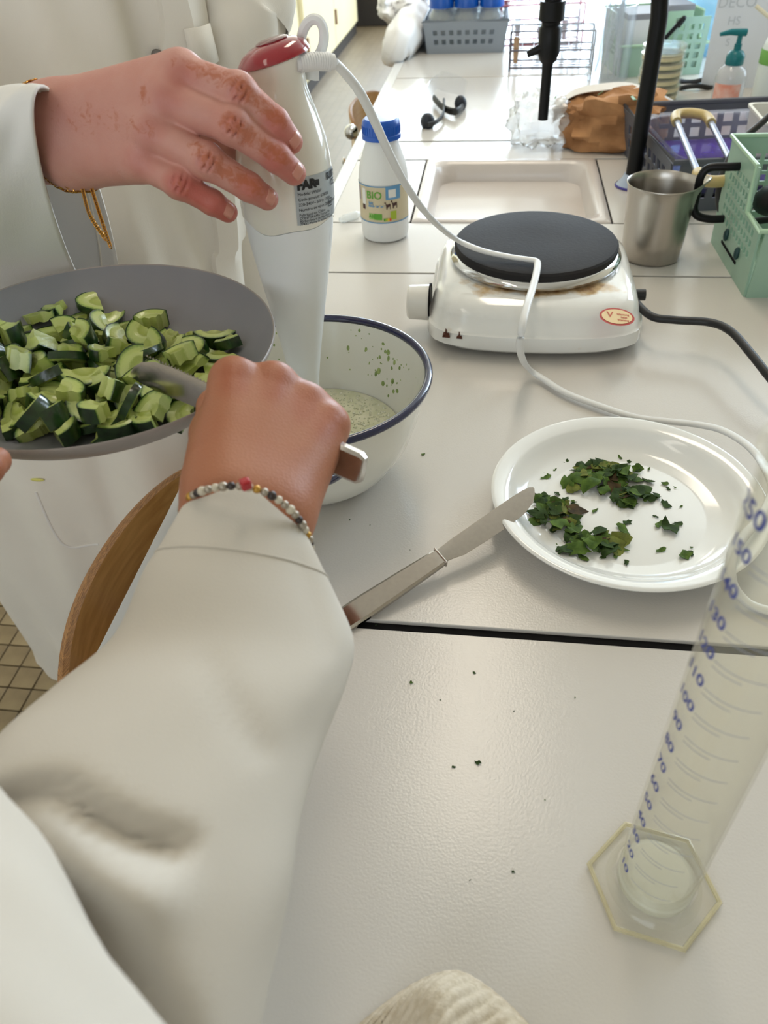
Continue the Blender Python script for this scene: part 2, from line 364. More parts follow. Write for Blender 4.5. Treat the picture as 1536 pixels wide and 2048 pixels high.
# ceiling lamps
M_diff = mat('lamp_diffuser', rgb(250, 246, 236), 0.5)
_b = M_diff.node_tree.nodes['Principled BSDF']; _b.inputs['Emission Color'].default_value = (1, 0.93, 0.82, 1); _b.inputs['Emission Strength'].default_value = 2.5
for i, ((lx, ly), p) in enumerate(zip(LAMPS, LAMP_P)):
    r = thing('ceiling_lamp', ['long ceiling lamp above the hot plate and sink', 'long ceiling lamp above the far end of the bench', 'long ceiling lamp nearest the far window', 'ceiling lamp over the aisle by the viewer'][i], 'lamp', (lx, ly, CEIL), group='ceiling lamps of the laboratory')
    mm = MB(); mm.box((lx, ly, CEIL-0.03), (0.32, 1.3, 0.06)); mm.build('housing', M_whitem, r, smooth=False, bevel=0.004)
    mm = MB(); mm.box((lx, ly, CEIL-0.064), (0.28, 1.26, 0.008)); mm.build('diffuser', M_diff, r, smooth=False)
    l = area('lamp_light', (lx, ly, CEIL-0.075), (0, 0, 0), 0.28, 1.26, p, (1.0, 0.85, 0.66)); l.parent = r; l.location = (0, 0, -0.075)
# cream cupboards along the left wall
def cupboard(y0, y1, label, hinge_y):
    r = thing('cupboard', label, 'cupboard', (-1.6, (y0+y1)/2, -0.9), group='cream cupboards along the aisle')
    mm = MB(); mm.box((-1.64, (y0+y1)/2, 0.12), (0.58, y1-y0-0.01, 1.9)); mm.build('body', M_cream, r, smooth=False)
    mm = MB(); mm.box((-1.62, (y0+y1)/2, -0.865), (0.56, y1-y0-0.01, 0.07)); mm.build('plinth', M_dark, r, smooth=False)
    for a, b in ((y0+0.03, (y0+y1)/2-0.006), ((y0+y1)/2+0.006, y1-0.03)):
        mm = MB(); mm.box((-1.335, (a+b)/2, 0.12), (0.028, b-a, 1.84)); d = mm.build('door', M_cream, r, smooth=False, bevel=0.004)
        for z in (-0.6, 0.75):
            mm = MB(); mm.tube([(-1.315, a+0.012, z-0.05), (-1.315, a+0.012, z+0.05)], 0.012, 10); mm.build('hinge', M_brown, d)
        mm = MB(); mm.tube([(-1.3, b-0.06, 0.0), (-1.3, b-0.06, 0.14)], 0.008, 8); mm.build('handle', M_steel, d)
cupboard(2.6, 4.15, 'cream cupboard nearest to the person at the blender', 0)
cupboard(4.2, 5.78, 'cream cupboard in the middle of the aisle', 0)
cupboard(5.9, 8.2, 'cream cupboard farthest down the aisle', 0)
r = thing('storage_crate', 'brown crate on a dark stand at the end of the aisle', 'crate', (-1.25, 8.75, -0.9))
mm = MB(); mm.box((-1.25, 8.75, -0.55), (0.7, 0.5, 0.7)); mm.build('stand', M_dark, r, smooth=False, bevel=0.01)
mm = MB(); mm.box((-1.2, 8.7, 0.02), (0.6, 0.45, 0.42)); mm.build('box', M_brown, r, smooth=False, bevel=0.01)

# ================================================================ bench
BX0, BX1 = -0.275, 1.05
YJ = [-1.0, 0.378, 1.003, 1.186, 1.492, 1.606, 2.13, 3.4]       # joints across the bench
bench = thing('lab_bench', 'long white laminate laboratory bench with dark joints', 'bench', (0.4, 1.2, -0.9))
mm = MB()
SX0, SX1, SY0, SY1 = -0.126, 0.178, 1.186, 1.492
def slab(mm, x0, x1, y0, y1, z0, z1): mm.box(((x0+x1)/2, (y0+y1)/2, (z0+z1)/2), (x1-x0, y1-y0, z1-z0))
slab(mm, BX0+.002, BX1, YJ[0], SY0, -0.034, -0.0035); slab(mm, BX0+.002, BX1, SY1, YJ[-1], -0.034, -0.0035)
slab(mm, BX0+.002, SX0, SY0, SY1, -0.034, -0.0035); slab(mm, SX1, BX1, SY0, SY1, -0.034, -0.0035)
mm.build('core', M_black, bench, smooth=False)
GAP = [0, 0.0045, 0.0022, 0.0020, 0.0036, 0.0042, 0.0032, 0]
for i in range(len(YJ)-1):
    y0 = YJ[i]+GAP[i]; y1 = YJ[i+1]-GAP[i+1]; xl = BX0+0.019
    spans = [(xl, BX1)] if i != 3 else [(xl, SX0-0.002), (SX1+0.002, BX1)]
    for a, b in spans:
        mm = MB(); slab(mm, a, b, y0, y1, -0.0040, 0); mm.build('worktop_panel', M_bench, bench, smooth=False, bevel=0.0005, seg=1)
mm = MB(); slab(mm, BX0-0.004, BX0+0.011, YJ[0], YJ[-1], -0.036, 0); mm.build('edge_band', M_edge, bench, smooth=False, bevel=0.001)
mm = MB(); slab(mm, BX0+0.011, BX0+0.0187, 1.0, YJ[-1], -0.004, -0.0002); mm.build('edge_seam', M_edge, bench, smooth=False)
for i, (y0, y1) in enumerate(((-0.9, -0.05), (-0.04, 0.9), (0.91, 1.7), (1.71, 2.5), (2.51, 3.35))):
    mm = MB(); slab(mm, 0.15, 0.17, y0, y1, -0.86, -0.036); mm.build('back_panel', M_cream, bench, smooth=False)
for y in (-0.9, 0.3, 1.72, 3.3):
    mm = MB(); slab(mm, BX0+0.03, BX0+0.07, y, y+0.04, -0.9, -0.036); mm.build('leg', M_bluegrey, bench, smooth=False, bevel=0.003)
    mm = MB(); slab(mm, BX1-0.07, BX1-0.03, y, y+0.04, -0.9, -0.036); mm.build('leg', M_bluegrey, bench, smooth=False, bevel=0.003)
# sink basin
sk = thing('sink', 'square cream ceramic sink set into the bench', 'sink', ((SX0+SX1)/2, (SY0+SY1)/2, -0.16))
sw, sd, scx, scy = SX1-SX0, SY1-SY0, (SX0+SX1)/2, (SY0+SY1)/2
def rr(w, d, rad, z): return [(scx+x, scy+y, z) for x, y in rrect(w, d, rad, 6)]
mm = MB(); mm.loft([rr(sw-.001, sd-.001, .004, -0.03), rr(sw-.001, sd-.001, .004, -0.001), rr(sw-.005, sd-.005, .005, 0.002), rr(sw-.034, sd-.034, .026, 0.0015), rr(sw-.044, sd-.044, .03, -0.004), rr(sw-.056, sd-.056, .035, -0.03), rr(sw-.075, sd-.075, .04, -0.14), rr(sw-.12, sd-.12, .04, -0.155), rr(.06, .06, .029, -0.158)])
mm.build('basin', M_sink, sk, angle=60)
mm = MB(); mm.lathe([(0, -0.1575), (0.022, -0.157), (0.026, -0.1555), (0.027, -0.1585)], 24, (scx, scy, 0)); mm.build('drain', M_chrome, sk)
# ================================================================ chairs (plywood backrest seen over the bench edge)
def make_chair(label, loc, rotz):
    """local frame: +x is where the sitter faces, origin on floor under seat centre, seat 0.46, back top 0.80"""
    r = thing('plywood_chair', label, 'chair', loc, (0, 0, rotz), 'plywood chairs along the bench')
    R = 0.42; mm = MB(); me = MB(); rings = []
    N = 25; zs = [0.56, 0.60, 0.66, 0.72, 0.765, 0.79]
    def P(a, z, off, tilt=0.18): 
        x = -0.20+R-(R-off)*math.cos(a)-0.20*(z-0.6)*tilt*5*0.2; return (x, (R-off)*math.sin(a), z)
    amax = 0.50
    top = lambda a: 0.80-0.030*(a/amax)**4; bot = lambda a: 0.56+0.035*(a/amax)**4
    inner = []; outer = []
    for i in range(N):
        a = -amax+2*amax*i/(N-1); zz = [bot(a)+(top(a)-bot(a))*q for q in (0, .2, .4, .6, .8, 1)]
        inner.append([P(a, z, 0.010) for z in zz]); outer.append([P(a, z, 0) for z in zz])
    mm.loft(inner, closed=False); n = len(mm.v); mm.f = [f[::-1] for f in mm.f]; mm.loft(outer, closed=False)
    mm.build('backrest', M_ply, r, local=True)
    eb = MB(); loop_i = [c[-1] for c in inner]+inner[-1][::-1][1:]+[c[0] for c in inner[::-1]][1:]+inner[0][1:-1]; loop_o = [c[-1] for c in outer]+outer[-1][::-1][1:]+[c[0] for c in outer[::-1]][1:]+outer[0][1:-1]
    cen = np.mean(loop_i, axis=0)
    mid = [(np.array(a)+np.array(b))/2*1.0+np.array([0, 0, 0.0025])*(1 if a[2] > 0.7 else -1) for a, b in zip(loop_i, loop_o)]
    eb.loft([loop_i, mid, loop_o], cap=False); eb.build('ply_edge', M_plyedge, r, local=True)
    st = MB(); pl = rrect(0.40, 0.40, 0.07, 6)
    st.loft([[(x*k, y*k, z+0.02*abs(y/0.2)**2-0.012*(x/0.2)**2) for x, y in pl] for k, z in ((0.97, 0.445), (1, 0.449), (1, 0.455), (0.97, 0.459))]); st.build('seat', M_ply, r, local=True)
    for s in (-1, 1):
        fr = MB(); fr.tube(spline([(-0.25, s*0.155, 0.0), (-0.20, s*0.155, 0.25), (-0.185, s*0.155, 0.43), (-0.192, s*0.150, 0.6), (-0.188, s*0.145, 0.66)], 5), 0.011, 10); fr.build('leg', M_bluegrey, r, local=True)
        fr = MB(); fr.tube([(0.20, s*0.16, 0.0), (0.15, s*0.155, 0.43)], 0.011, 10); fr.build('leg', M_bluegrey, r, local=True)
        fr = MB(); fr.tube([(-0.185, s*0.155, 0.435), (0.16, s*0.155, 0.435)], 0.010, 8); fr.build('side_rail', M_bluegrey, r, local=True)
        for z in (0.62, 0.685):
            b = MB(); b.sphere((-0.205, s*0.148, z), 0.010, 10, 6, (0.5, 1, 1)); b.build('bolt', M_chrome, r, local=True)
        for x in (-0.25, 0.20):
            b = MB(); b.tube([(x, s*0.16 if x > 0 else s*0.155, 0), (x, s*0.16 if x > 0 else s*0.155, 0.02)], 0.015, 10); b.build('foot', M_blackp, r, local=True)
    return r
chair1 = make_chair('varnished plywood chair with curved back, nearest under the bench edge', (-0.182, 0.525, -0.896), math.radians(-4))
chair2 = make_chair('plywood chair farther along with window-lit back colour, behind the milk bottle', (-0.20, 2.33, -0.9), math.radians(-4))
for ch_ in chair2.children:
    if ch_.name.startswith('backrest'): ch_.data.materials[0] = mat('window_lit_plywood', rgb(238, 194, 146), 0.35, col2=rgb(226, 176, 124), vscale=9, stretch=(14, 1.2, 14), coat=.4)  # same plywood, backrest colour lightened to carry the brightness of the window light
b = MB(); bp = ay(703, 264, 2.04); b.sphere(bp, 0.018, 16, 10); b.tube([bp, bp+np.array([0.05, 0.06, -0.07])], 0.011, 10)
_o = np.array(chair2['_o']); b.v = [tuple(Rz(math.radians(4))@(np.array(p)-_o)) for p in b.v]; b.build('tube_end', M_chrome, chair2, local=True)

# ================================================================ milk bottle
def bottle_thing():
    c = np.array([-0.159, 1.135, 0.0]); r = thing('milk_bottle', 'white plastic milk bottle with blue cap and organic label', 'bottle', c)
    Rb = 0.0352
    b = MB(); b.lathe([(0, 0.001), (0.029, 0.0), (0.033, 0.003), (0.0345, 0.010), (Rb, 0.03), (Rb, 0.088), (0.0345, 0.096), (0.032, 0.107), (0.0275, 0.120), (0.0238, 0.130), (0.0225, 0.136), (0.0225, 0.142), (0, 0.143)], 56, c); b.build('body', M_whitem, r)
    k = MB(); k.lathe([(0, 0.1635), (0.0225, 0.1632), (0.0255, 0.1605), (0.0262, 0.156), (0.0262, 0.1445), (0.0272, 0.1435), (0.0272, 0.1380), (0.024, 0.1375)][::-1], 56, c)
    cap = k.build('cap', M_blue, r)
    for i in range(36):
        a = 2*math.pi*i/36; rb = MB(); rb.box(c+np.array([0.0264*math.cos(a), 0.0264*math.sin(a), 0.150]), (0.0008, 0.0012, 0.010), Rz(a))
        if i == 0: rb0 = rb
        else: rb0.add(rb.v, rb.f)
    rb0.build('grip_ribs', M_blue, cap, smooth=False)
    # wrap-around label: bands and printed panels following the body
    def wrap(x0, x1, z0, z1, off, n=None):
        """x in metres along the front, 0 faces the camera"""
        a0 = math.radians(-90)+math.atan2(-c[0], c[1])*(-1); q = MB(); n = n or max(2, int(abs(x1-x0)/0.003)+1); rr_ = Rb+off
        A = [a0+(x0+(x1-x0)*i/n)/Rb for i in range(n+1)]
        q.loft([[(c[0]+rr_*math.cos(a), c[1]+rr_*math.sin(a), z) for z in (z0, z1)] for a in A], closed=False); return q
    z0, z1 = 0.031, 0.083
    lab = wrap(-0.0552, 0.0552, z0, z1, 0.0004, 60).build('label', mat('label_kraft', rgb(206, 192, 160), 0.6, var=0.08, vscale=40), r)
    sky = mat('label_blue', rgb(96, 148, 190), 0.6); gr = mat('label_green', rgb(90, 160, 50), 0.6); lime = mat('label_lime', rgb(160, 180, 50), 0.6); br = mat('label_brown', rgb(70, 40, 36), 0.6); wh = mat('label_white', rgb(226, 224, 218), 0.6)
    red = mat('label_red', rgb(210, 70, 40), 0.6); yel = mat('label_yellow', rgb(225, 190, 60), 0.6)
    for a, b_, mt, nm, x0, x1 in ((z0, z0+0.0016, sky, 'band', -.055, .055), (z1-0.0016, z1, sky, 'band', -.055, .055)): wrap(x0, x1, a, b_, 0.0007, 60).build(nm, mt, lab)
    wrap(0.012, 0.034, 0.064, 0.0814, 0.0007).build('blue_panel', sky, lab); wrap(0.016, 0.027, 0.067, 0.078, 0.0009).build('white_emblem', wh, lab)
    wrap(0.018, 0.027, 0.036, 0.048, 0.0007).build('lime_panel', lime, lab)
    wrap(-0.014, -0.006, 0.036, 0.045, 0.0007).build('green_logo', mat('label_green_pale', rgb(150, 190, 110), 0.6), lab); wrap(-0.006, 0.006, 0.036, 0.045, 0.0007).build('green_logo', gr, lab)
    for i, mt in enumerate((gr, lime, yel, red)): wrap(0.008+i*0.0028, 0.0106+i*0.0028, 0.0345, 0.0385, 0.0009).build('score_square', mt, lab)
    wrap(-0.026, -0.019, 0.049, 0.078, 0.0007).build('glass_of_milk', wh, lab); wrap(-0.026, -0.020, 0.049, 0.056, 0.0009).build('brown_block', br, lab)
    wrap(-0.037, -0.031, 0.060, 0.079, 0.0007).build('side_text_block', mat('label_mauve', rgb(160, 150, 160), 0.6), lab)
    # cows: two brown and white bodies
    for x, z, s in ((0.0145, 0.057, 1.0), (0.024, 0.058, 1.1)):
        q = MB(); a0 = math.radians(-90)-math.atan2(-c[0], c[1])
        prof = [(-5, 3), (-3.6, 5), (-2.6, 4), (-2, 1), (0, 1), (3, 2), (4, 1), (4, -6), (3, -6), (3, -2), (0, -3), (-1, -6), (-2, -6), (-2.4, -1), (-3.4, 2)]
        rr_ = Rb+0.0010
        q.add([(c[0]+rr_*math.cos(a0+(x+u*s*0.001)/Rb), c[1]+rr_*math.sin(a0+(x+u*s*0.001)/Rb), z+w*s*0.001) for u, w in prof], [tuple(range(len(prof)))]); q.build('cow_print', br, lab, smooth=False)
    a0 = math.radians(-90)-math.atan2(-c[0], c[1])
    for s, size, x, z, mt in (('BIO', 0.0145, -0.005, 0.070, gr), ('lait', 0.006, -0.010, 0.0595, sky), ('demi-écrémé', 0.0046, -0.002, 0.0555, sky), ('AB', 0.007, -0.010, 0.0405, gr)):
        V, F = text_mesh(s, size, 0.0002); q = MB(); rr_ = Rb+0.0011
        q.add([(c[0]+rr_*math.cos(a0+(x+v[0])/Rb), c[1]+rr_*math.sin(a0+(x+v[0])/Rb), z+v[1]) for v in V], F); q.build('lettering', mt, lab, smooth=False)
bottle_thing()
# clear plastic dropper beside the bottle
p0 = az(680, 440, 0.006); p1 = az(735, 423, 0.006)
dr = MB(); dr.tube(spline([p0, p0+(p1-p0)*0.3, p0+(p1-p0)*0.6, p1, p1+(p1-p0)*0.7], 5), [0.004]*2+[0.006]*9+[0.0035]*10, 12)
tag(dr.build('dropper', clear('frosted_plastic', milky=0.35, milkcol=(0.9, 0.92, 0.93, 1), rough=0.2)), 'small clear plastic dropper lying left of the milk bottle', 'dropper')

# ================================================================ hot plate
def hot_plate():
    cx, cy = 0.052, 0.905; r = thing('hot_plate', 'white single-burner electric hot plate with black cast iron disc', 'hot plate', (cx, cy, 0.0))
    N = 72
    def ring(wx, wy, z, bulge=0.0, p=5.0, dy=0.0):
        out = []
        for k in range(N):
            a = 2*math.pi*k/N; ca, sa = math.cos(a), math.sin(a); rr_ = (abs(ca)**p+abs(sa)**p)**(-1/p)
            x, y = rr_*ca, rr_*sa; fb = bulge*(1-min(1, abs(x))**2)*(1 if sa < 0 else 0.2)
            out.append((cx+x*wx, cy+dy+y*wy-fb if sa < 0 else cy+dy+y*wy, z))
        return out
    b = MB(); W, Dp = 0.1235, 0.118
    def circ(rad, z): return [(cx+rad*math.cos(2*math.pi*k/N), cy+0.012+rad*math.sin(2*math.pi*k/N), z) for k in range(N)]
    b.loft([ring(W-.012, Dp-.012, 0.008, .012), ring(W-.003, Dp-.004, 0.009, .014, 6), ring(W, Dp, 0.014, .014, 7), ring(W-.001, Dp-.001, 0.028, .013, 7), ring(W-.004, Dp-.004, 0.030, .012, 7), ring(W-.007, Dp-.007, 0.045, .009, 6), ring(W-.011, Dp-.012, 0.054, .006, 6), ring(W-.017, Dp-.019, 0.0585, .003, 5), ring(W-.026, Dp-.024, 0.0600, 0, 4, .004), circ(0.088, 0.0612), circ(0.082, 0.0645), circ(0.05, 0.065)])
    stain = mat('hot_plate_enamel', rgb(234, 234, 230), 0.14, coat=0.7)
    nt = stain.node_tree; n = nt.nodes; L = nt.links; bs = n['Principled BSDF']; tc = n['Texture Coordinate']
    # burnt-on brown stains around the burner, strongest at its front
    sp = n.new('ShaderNodeSeparateXYZ'); L.new(tc.outputs['Object'], sp.inputs[0])
    vm = n.new('ShaderNodeVectorMath'); vm.operation = 'DISTANCE'; vm.inputs[1].default_value = (0.0, -0.062, 0.06); mp = n.new('ShaderNodeMapping'); mp.inputs['Scale'].default_value = (0.55, 1.5, 1.5); mp.inputs['Location'].default_value = (0.0, 0.031, -0.03); L.new(tc.outputs['Object'], mp.inputs['Vector']); L.new(mp.outputs[0], vm.inputs[0])
    mr = n.new('ShaderNodeMapRange'); mr.inputs[1].default_value = 0.012; mr.inputs[2].default_value = 0.060; mr.inputs[3].default_value = 0.62; mr.inputs[4].default_value = 0; L.new(vm.outputs['Value'], mr.inputs[0])
    nz = n.new('ShaderNodeTexNoise'); nz.inputs['Scale'].default_value = 38; nz.inputs['Detail'].default_value = 6; L.new(tc.outputs['Object'], nz.inputs['Vector'])
    mu = n.new('ShaderNodeMath'); mu.operation = 'ADD'; L.new(mr.outputs[0], mu.inputs[0]); L.new(nz.outputs['Fac'], mu.inputs[1])
    rp = n.new('ShaderNodeValToRGB'); rp.color_ramp.elements[0].position = 0.66; rp.color_ramp.elements[0].color = rgb(234, 234, 230); rp.color_ramp.elements[1].position = 1.12 if False else 1.0; rp.color_ramp.elements[1].color = rgb(126, 84, 44)
    e = rp.color_ramp.elements.new(0.82); e.color = rgb(206, 178, 136); L.new(mu.outputs[0], rp.inputs['Fac']); L.new(rp.outputs['Color'], bs.inputs['Base Color'])
    body = b.build('body', stain, r, angle=50)
    bc = (cx, cy+0.012, 0)
    g = MB(); g.lathe([(0.080, 0.0630), (0.0995, 0.0640), (0.1012, 0.0672), (0.0992, 0.0712), (0.093, 0.0740), (0.085, 0.0745)], 64, bc); g.build('chrome_ring', M_chrome, r)
    d = MB(); d.lathe([(0.0925, 0.070), (0.0955, 0.0715), (0.0965, 0.074), (0.0965, 0.0795), (0.0945, 0.0818), (0.090, 0.0824), (0.030, 0.0818), (0, 0.0817)], 72, bc); d.build('burner_disc', M_iron, r)
    # knob on the left side
    kp = ay(812, 636, cy-0.072); k = MB(); x0 = cx-W+0.003; kz = 0.036; ky = cy-0.062
    Rk = Ry(-math.pi/2); k.lathe([(0.0, 0.027), (0.017, 0.0265), (0.0195, 0.024), (0.0205, 0.004), (0.0205, 0.0)][::-1], 32, (x0, ky, kz), R=Rk); kn = k.build('knob', M_white, r)
    k = MB(); k.lathe([(0.022, 0.0), (0.022, 0.002), (0, 0.002)], 32, (x0+0.001, ky, kz), R=Rk); k.build('knob_plate', M_black, kn)
    # oval warning sticker on the sloping front corner
    sc = az(1233, 638, 0.0565); 
    def oval(rx, ry, dz, n=36): return [(sc[0]+rx*math.cos(t)*1.0, sc[1]+ry*math.sin(t)-0.28*rx*math.cos(t)*0.6, 0.0578+dz+0.30*(ry*math.sin(t))) for t in (2*math.pi*i/n for i in range(n))]
    s = MB(); s.add(oval(0.0178, 0.0125, 0.0012), [tuple(range(36))]); st = s.build('sticker', mat('sticker_red', rgb(176, 28, 30), 0.4), r, smooth=False)
    s = MB(); s.add(oval(0.0155, 0.0102, 0.0016), [tuple(range(36))]); s.build('sticker_face', mat('sticker_cream', rgb(232, 208, 160), 0.4), st, smooth=False)
    ink = mat('sticker_ink', rgb(190, 80, 60), 0.5)
    for txt, sz, dx, dy in (('V', 0.011, -0.007, 0.0015), ('Warnung', 0.0033, 0.006, 0.003), ('heiss', 0.0033, 0.007, -0.001), ('Warning', 0.0033, 0.006, -0.005)):
        V, F = text_mesh(txt, sz, 0.0001); s = MB(); s.add([(sc[0]+dx+v[0], sc[1]+dy+v[1]-0.17*(dx+v[0]), 0.0578+0.0020+0.30*(dy+v[1])) for v in V], F); s.build('lettering', ink, st, smooth=False)
    for dx, px in ((-0.098, 0), (-0.083, 1)):           # two rust chips on the lower front
        q = MB(); zz = 0.024; y = cy-Dp*.995-.013*(1-(dx/W)**2)-.0006
        P_ = [(-3, 0), (3.5, -.5), (2.6, 3), (1.0, 2.4), (.6, 5), (-.6, 6), (-.8, 3), (-2.4, 2)]; k_ = 0.0013 if px == 0 else 0.001
        q.add([(cx+dx+a*k_, y-0.0003, zz+b_*k_) for a, b_ in P_]+[(cx+dx+a*k_, y+0.006, zz+b_*k_) for a, b_ in P_], [tuple(range(7, -1, -1))]+[(i, (i+1) % 8, 8+(i+1) % 8, 8+i) for i in range(8)]); q.build('rust_chip', mat('rust', rgb(88, 44, 26), 0.8, var=.4, vscale=300), r, smooth=False)
    for sx in (-1, 1):
        for sy in (-1, 1):
            q = MB(); q.lathe([(0, 0), (0.010, 0), (0.011, 0.009), (0, 0.009)], 16, (cx+sx*0.09, cy+sy*0.09, 0)); q.build('rubber_foot', M_rubber, r)
    # black mains cable leaving on the right
    pts = [(cx+W-0.012, cy-0.03, 0.034), az(1300, 631, 0.036), az(1350, 640, 0.036), az(1420, 645, 0.038), az(1462, 663, 0.040), az(1500, 705, 0.038), az(1540, 755, 0.032), az(1620, 850, 0.014), az(1720, 900, 0.005), az(1850, 800, 0.005), np.array([.75, .80, .005]), np.array([.97, .86, .005]), np.array([1.05, .87, .002]), np.array([1.07, .872, -.05]), np.array([1.075, .875, -.45])]
    q = MB(); q.tube(spline(pts, 7), 0.0044, 12); q.build('mains_cable', M_rubber, r)
    q = MB(); q.tube([(cx+W-0.012, cy-0.03, 0.034), (cx+W+0.006, cy-0.0302, 0.0345)], 0.0065, 12); q.build('cable_grommet', M_rubber, r)
hot_plate()

# ================================================================ steel jug
c = np.array([0.2175, 1.068, 0]); jug = thing('steel_jug', 'brushed stainless steel jug with pouring lip, right of the hot plate', 'jug', c)
def jring(r_, z, lip=0.0, n=64):
    out = []
    for k in range(n):
        a = 2*math.pi*k/n; w = math.exp(-((a-0.05 if a < math.pi else a-2*math.pi-0.05)/0.30)**2); q = r_+lip*w; out.append((c[0]+q*math.cos(a), c[1]+q*math.sin(a), z+lip*w*0.35))
    return out
m = MB(); m.loft([jring(0.033, 0.0), jring(0.0385, 0.001), jring(0.0395, 0.004), jring(0.0405, 0.03), jring(0.042, 0.06), jring(0.0437, 0.085, .002), jring(0.0448, 0.0955, .010), jring(0.0462, 0.0975, .0125), jring(0.0468, 0.099, .013), jring(0.0460, 0.1000, .0125), jring(0.0448, 0.0985, .0115), jring(0.0430, 0.088, .003), jring(0.0405, 0.05), jring(0.038, 0.004), jring(0.03, 0.0025)])
m.build('body', M_steel, jug, angle=70)

# ================================================================ swan-neck tap, black
tb = az(1258, 372, 0.0); tap = thing('laboratory_tap', 'black swan-neck laboratory tap standing right of the sink', 'tap', tb)
tx, ty = tb[0]+0.004, tb[1]; nz = ay(1085, 238, 1.36); R_ = (tx-nz[0])/2
col = [(tx, ty, 0.0), (tx, ty, 0.1), (tx, ty, 0.20), (tx-0.001, ty, 0.245), (tx-0.010, ty, 0.285), (tx-0.03, ty, 0.318), (tx-0.06, ty, 0.338), (tx-0.09, ty, 0.342), (nz[0]+0.035, ty, 0.332), (nz[0]+0.012, ty, 0.312), (nz[0]+0.002, ty, 0.285), (nz[0], ty, 0.255)]
m = MB(); m.tube(spline(col, 6), 0.0125, 20); m.build('column', M_blackp, tap)
m = MB(); m.lathe([(0.011, 0.262), (0.0185, 0.262), (0.0185, 0.238), (0.014, 0.236), (0.0135, 0.232), (0.0165, 0.228), (0.0165, 0.196), (0.013, 0.186), (0.0085, 0.181), (0.0078, 0.17), (0.0078, 0.103), (0.0055, 0.103), (0.0055, 0.17)], 28, (nz[0], ty, 0)); m.build('nozzle', M_blackp, tap)
m = MB(); m.tube([(nz[0]-0.01, ty-0.004, 0.203), (nz[0]-0.032, ty-0.006, 0.195)], [0.007, 0.0045], 10); m.build('valve_lever', M_blackp, tap)
m = MB(); m.lathe([(0.026, 0.0), (0.026, 0.003), (0.018, 0.012), (0.0145, 0.02), (0, 0.02)], 28, (tx, ty, 0)); fl = m.build('base_flange', mat('pale_blue_enamel', rgb(176, 190, 210), 0.3), tap)
m = MB(); m.lathe([(0.0262, 0.0), (0.0275, 0.002), (0.0262, 0.004)], 28, (tx, ty, 0)); m.build('gasket', mat('violet_gasket', rgb(70, 60, 150), 0.5), fl)

# ================================================================ green basket, front right
def green_basket(label, loc, rotz, w, d, h, name='shower_basket', low=0.55, group=None):
    """local: x along the front, y depth; left and right ends are high, front dips"""
    r = thing(name, label, 'basket', loc, (0, 0, rotz), group); T = 0.0028
    def holes(W_, Hh, z0=0.35):
        hs = []; nx = int((W_-0.03)/0.0125)
        for j in range(6):
            za = Hh*(z0+0.095*j)
            for i in range(nx):
                xa = 0.018+0.0125*i
                if xa+0.008 < W_-0.015: hs.append((xa, xa+0.0075, za, za+Hh*0.062))
        return hs
    def side(W_, flip, nm):
        hs = holes(W_, h, 0.30)
        dip = lambda x, z: z < h*low+h*(1-low)*(1/(1+math.exp((min(x, W_-x)-W_*0.34)*-90)) if False else (1 if (x > W_*0.30 if flip else x < W_*0.70) else 0))
        hs = [q for q in hs if dip((q[0]+q[1])/2, q[3]+0.006)]
        return perforated(W_, h, T, hs, extra_x=(W_*0.30 if flip else W_*0.70,), extra_y=(h*low,), keep=dip)
    def full(W_): return perforated(W_, h, T, holes(W_, h, 0.30))
    sp = 0.10                                       # walls lean outwards
    # left end (tall at the back, dips towards the front)
    a = side(d, True, 'l'); a.v = [(-x_[1]-(x_[2]/h)*0.004, x_[0], x_[2]) for x_ in a.v]; a.build('end_panel', M_green, r, smooth=False, local=True)
    a = side(d, True, 'r'); a.v = [(w+x_[1]+(x_[2]/h)*0.004, x_[0], x_[2]) for x_ in a.v]; a.build('end_panel', M_green, r, smooth=False, local=True)
    a = perforated(w, h*low, T, []); a.v = [(x_[0], -x_[1]-(x_[2]/h)*0.008, x_[2]) for x_ in a.v]; a.build('front_panel', M_green, r, smooth=False, local=True)
    a = full(w); a.v = [(x_[0], d+x_[1]+(x_[2]/h)*0.008, x_[2]) for x_ in a.v]; a.build('back_panel', M_green, r, smooth=False, local=True)
    q = MB(); q.box((w/2, d/2, 0.0025), (w, d, 0.003)); q.build('bottom', M_green, r, smooth=False, local=True)
    # rolled rim
    rim = [(-0.006, d*0.30, h*low), (-0.006, d*0.34, h), (-0.006, d+0.008, h), (w+0.006, d+0.008, h), (w+0.006, d*0.34, h), (w+0.006, d*0.30, h*low), (w+0.008, -0.008, h*low), (-0.008, -0.008, h*low)]
    q = MB(); q.tube(rim, 0.0030, 8, loop=True); q.build('rim', mat('mint_green_rim', rgb(176, 208, 176), 0.4), r, local=True)
    return r
gl = az(1421, 487, 0.0); gf = az(1486, 598, 0.0)
dv = gf-gl; gang = math.atan2(-dv[0], dv[1])+math.pi     # local y axis runs from the front corner to the back corner
d_len = float(np.linalg.norm(dv))
gb = green_basket('mint green plastic basket with black handle, at the right edge beside the hot plate', (gf[0]+0.004, gf[1]+0.006, 0), math.atan2(-(gl-gf)[0], (gl-gf)[1]), 0.20, d_len, 0.138, low=0.62)
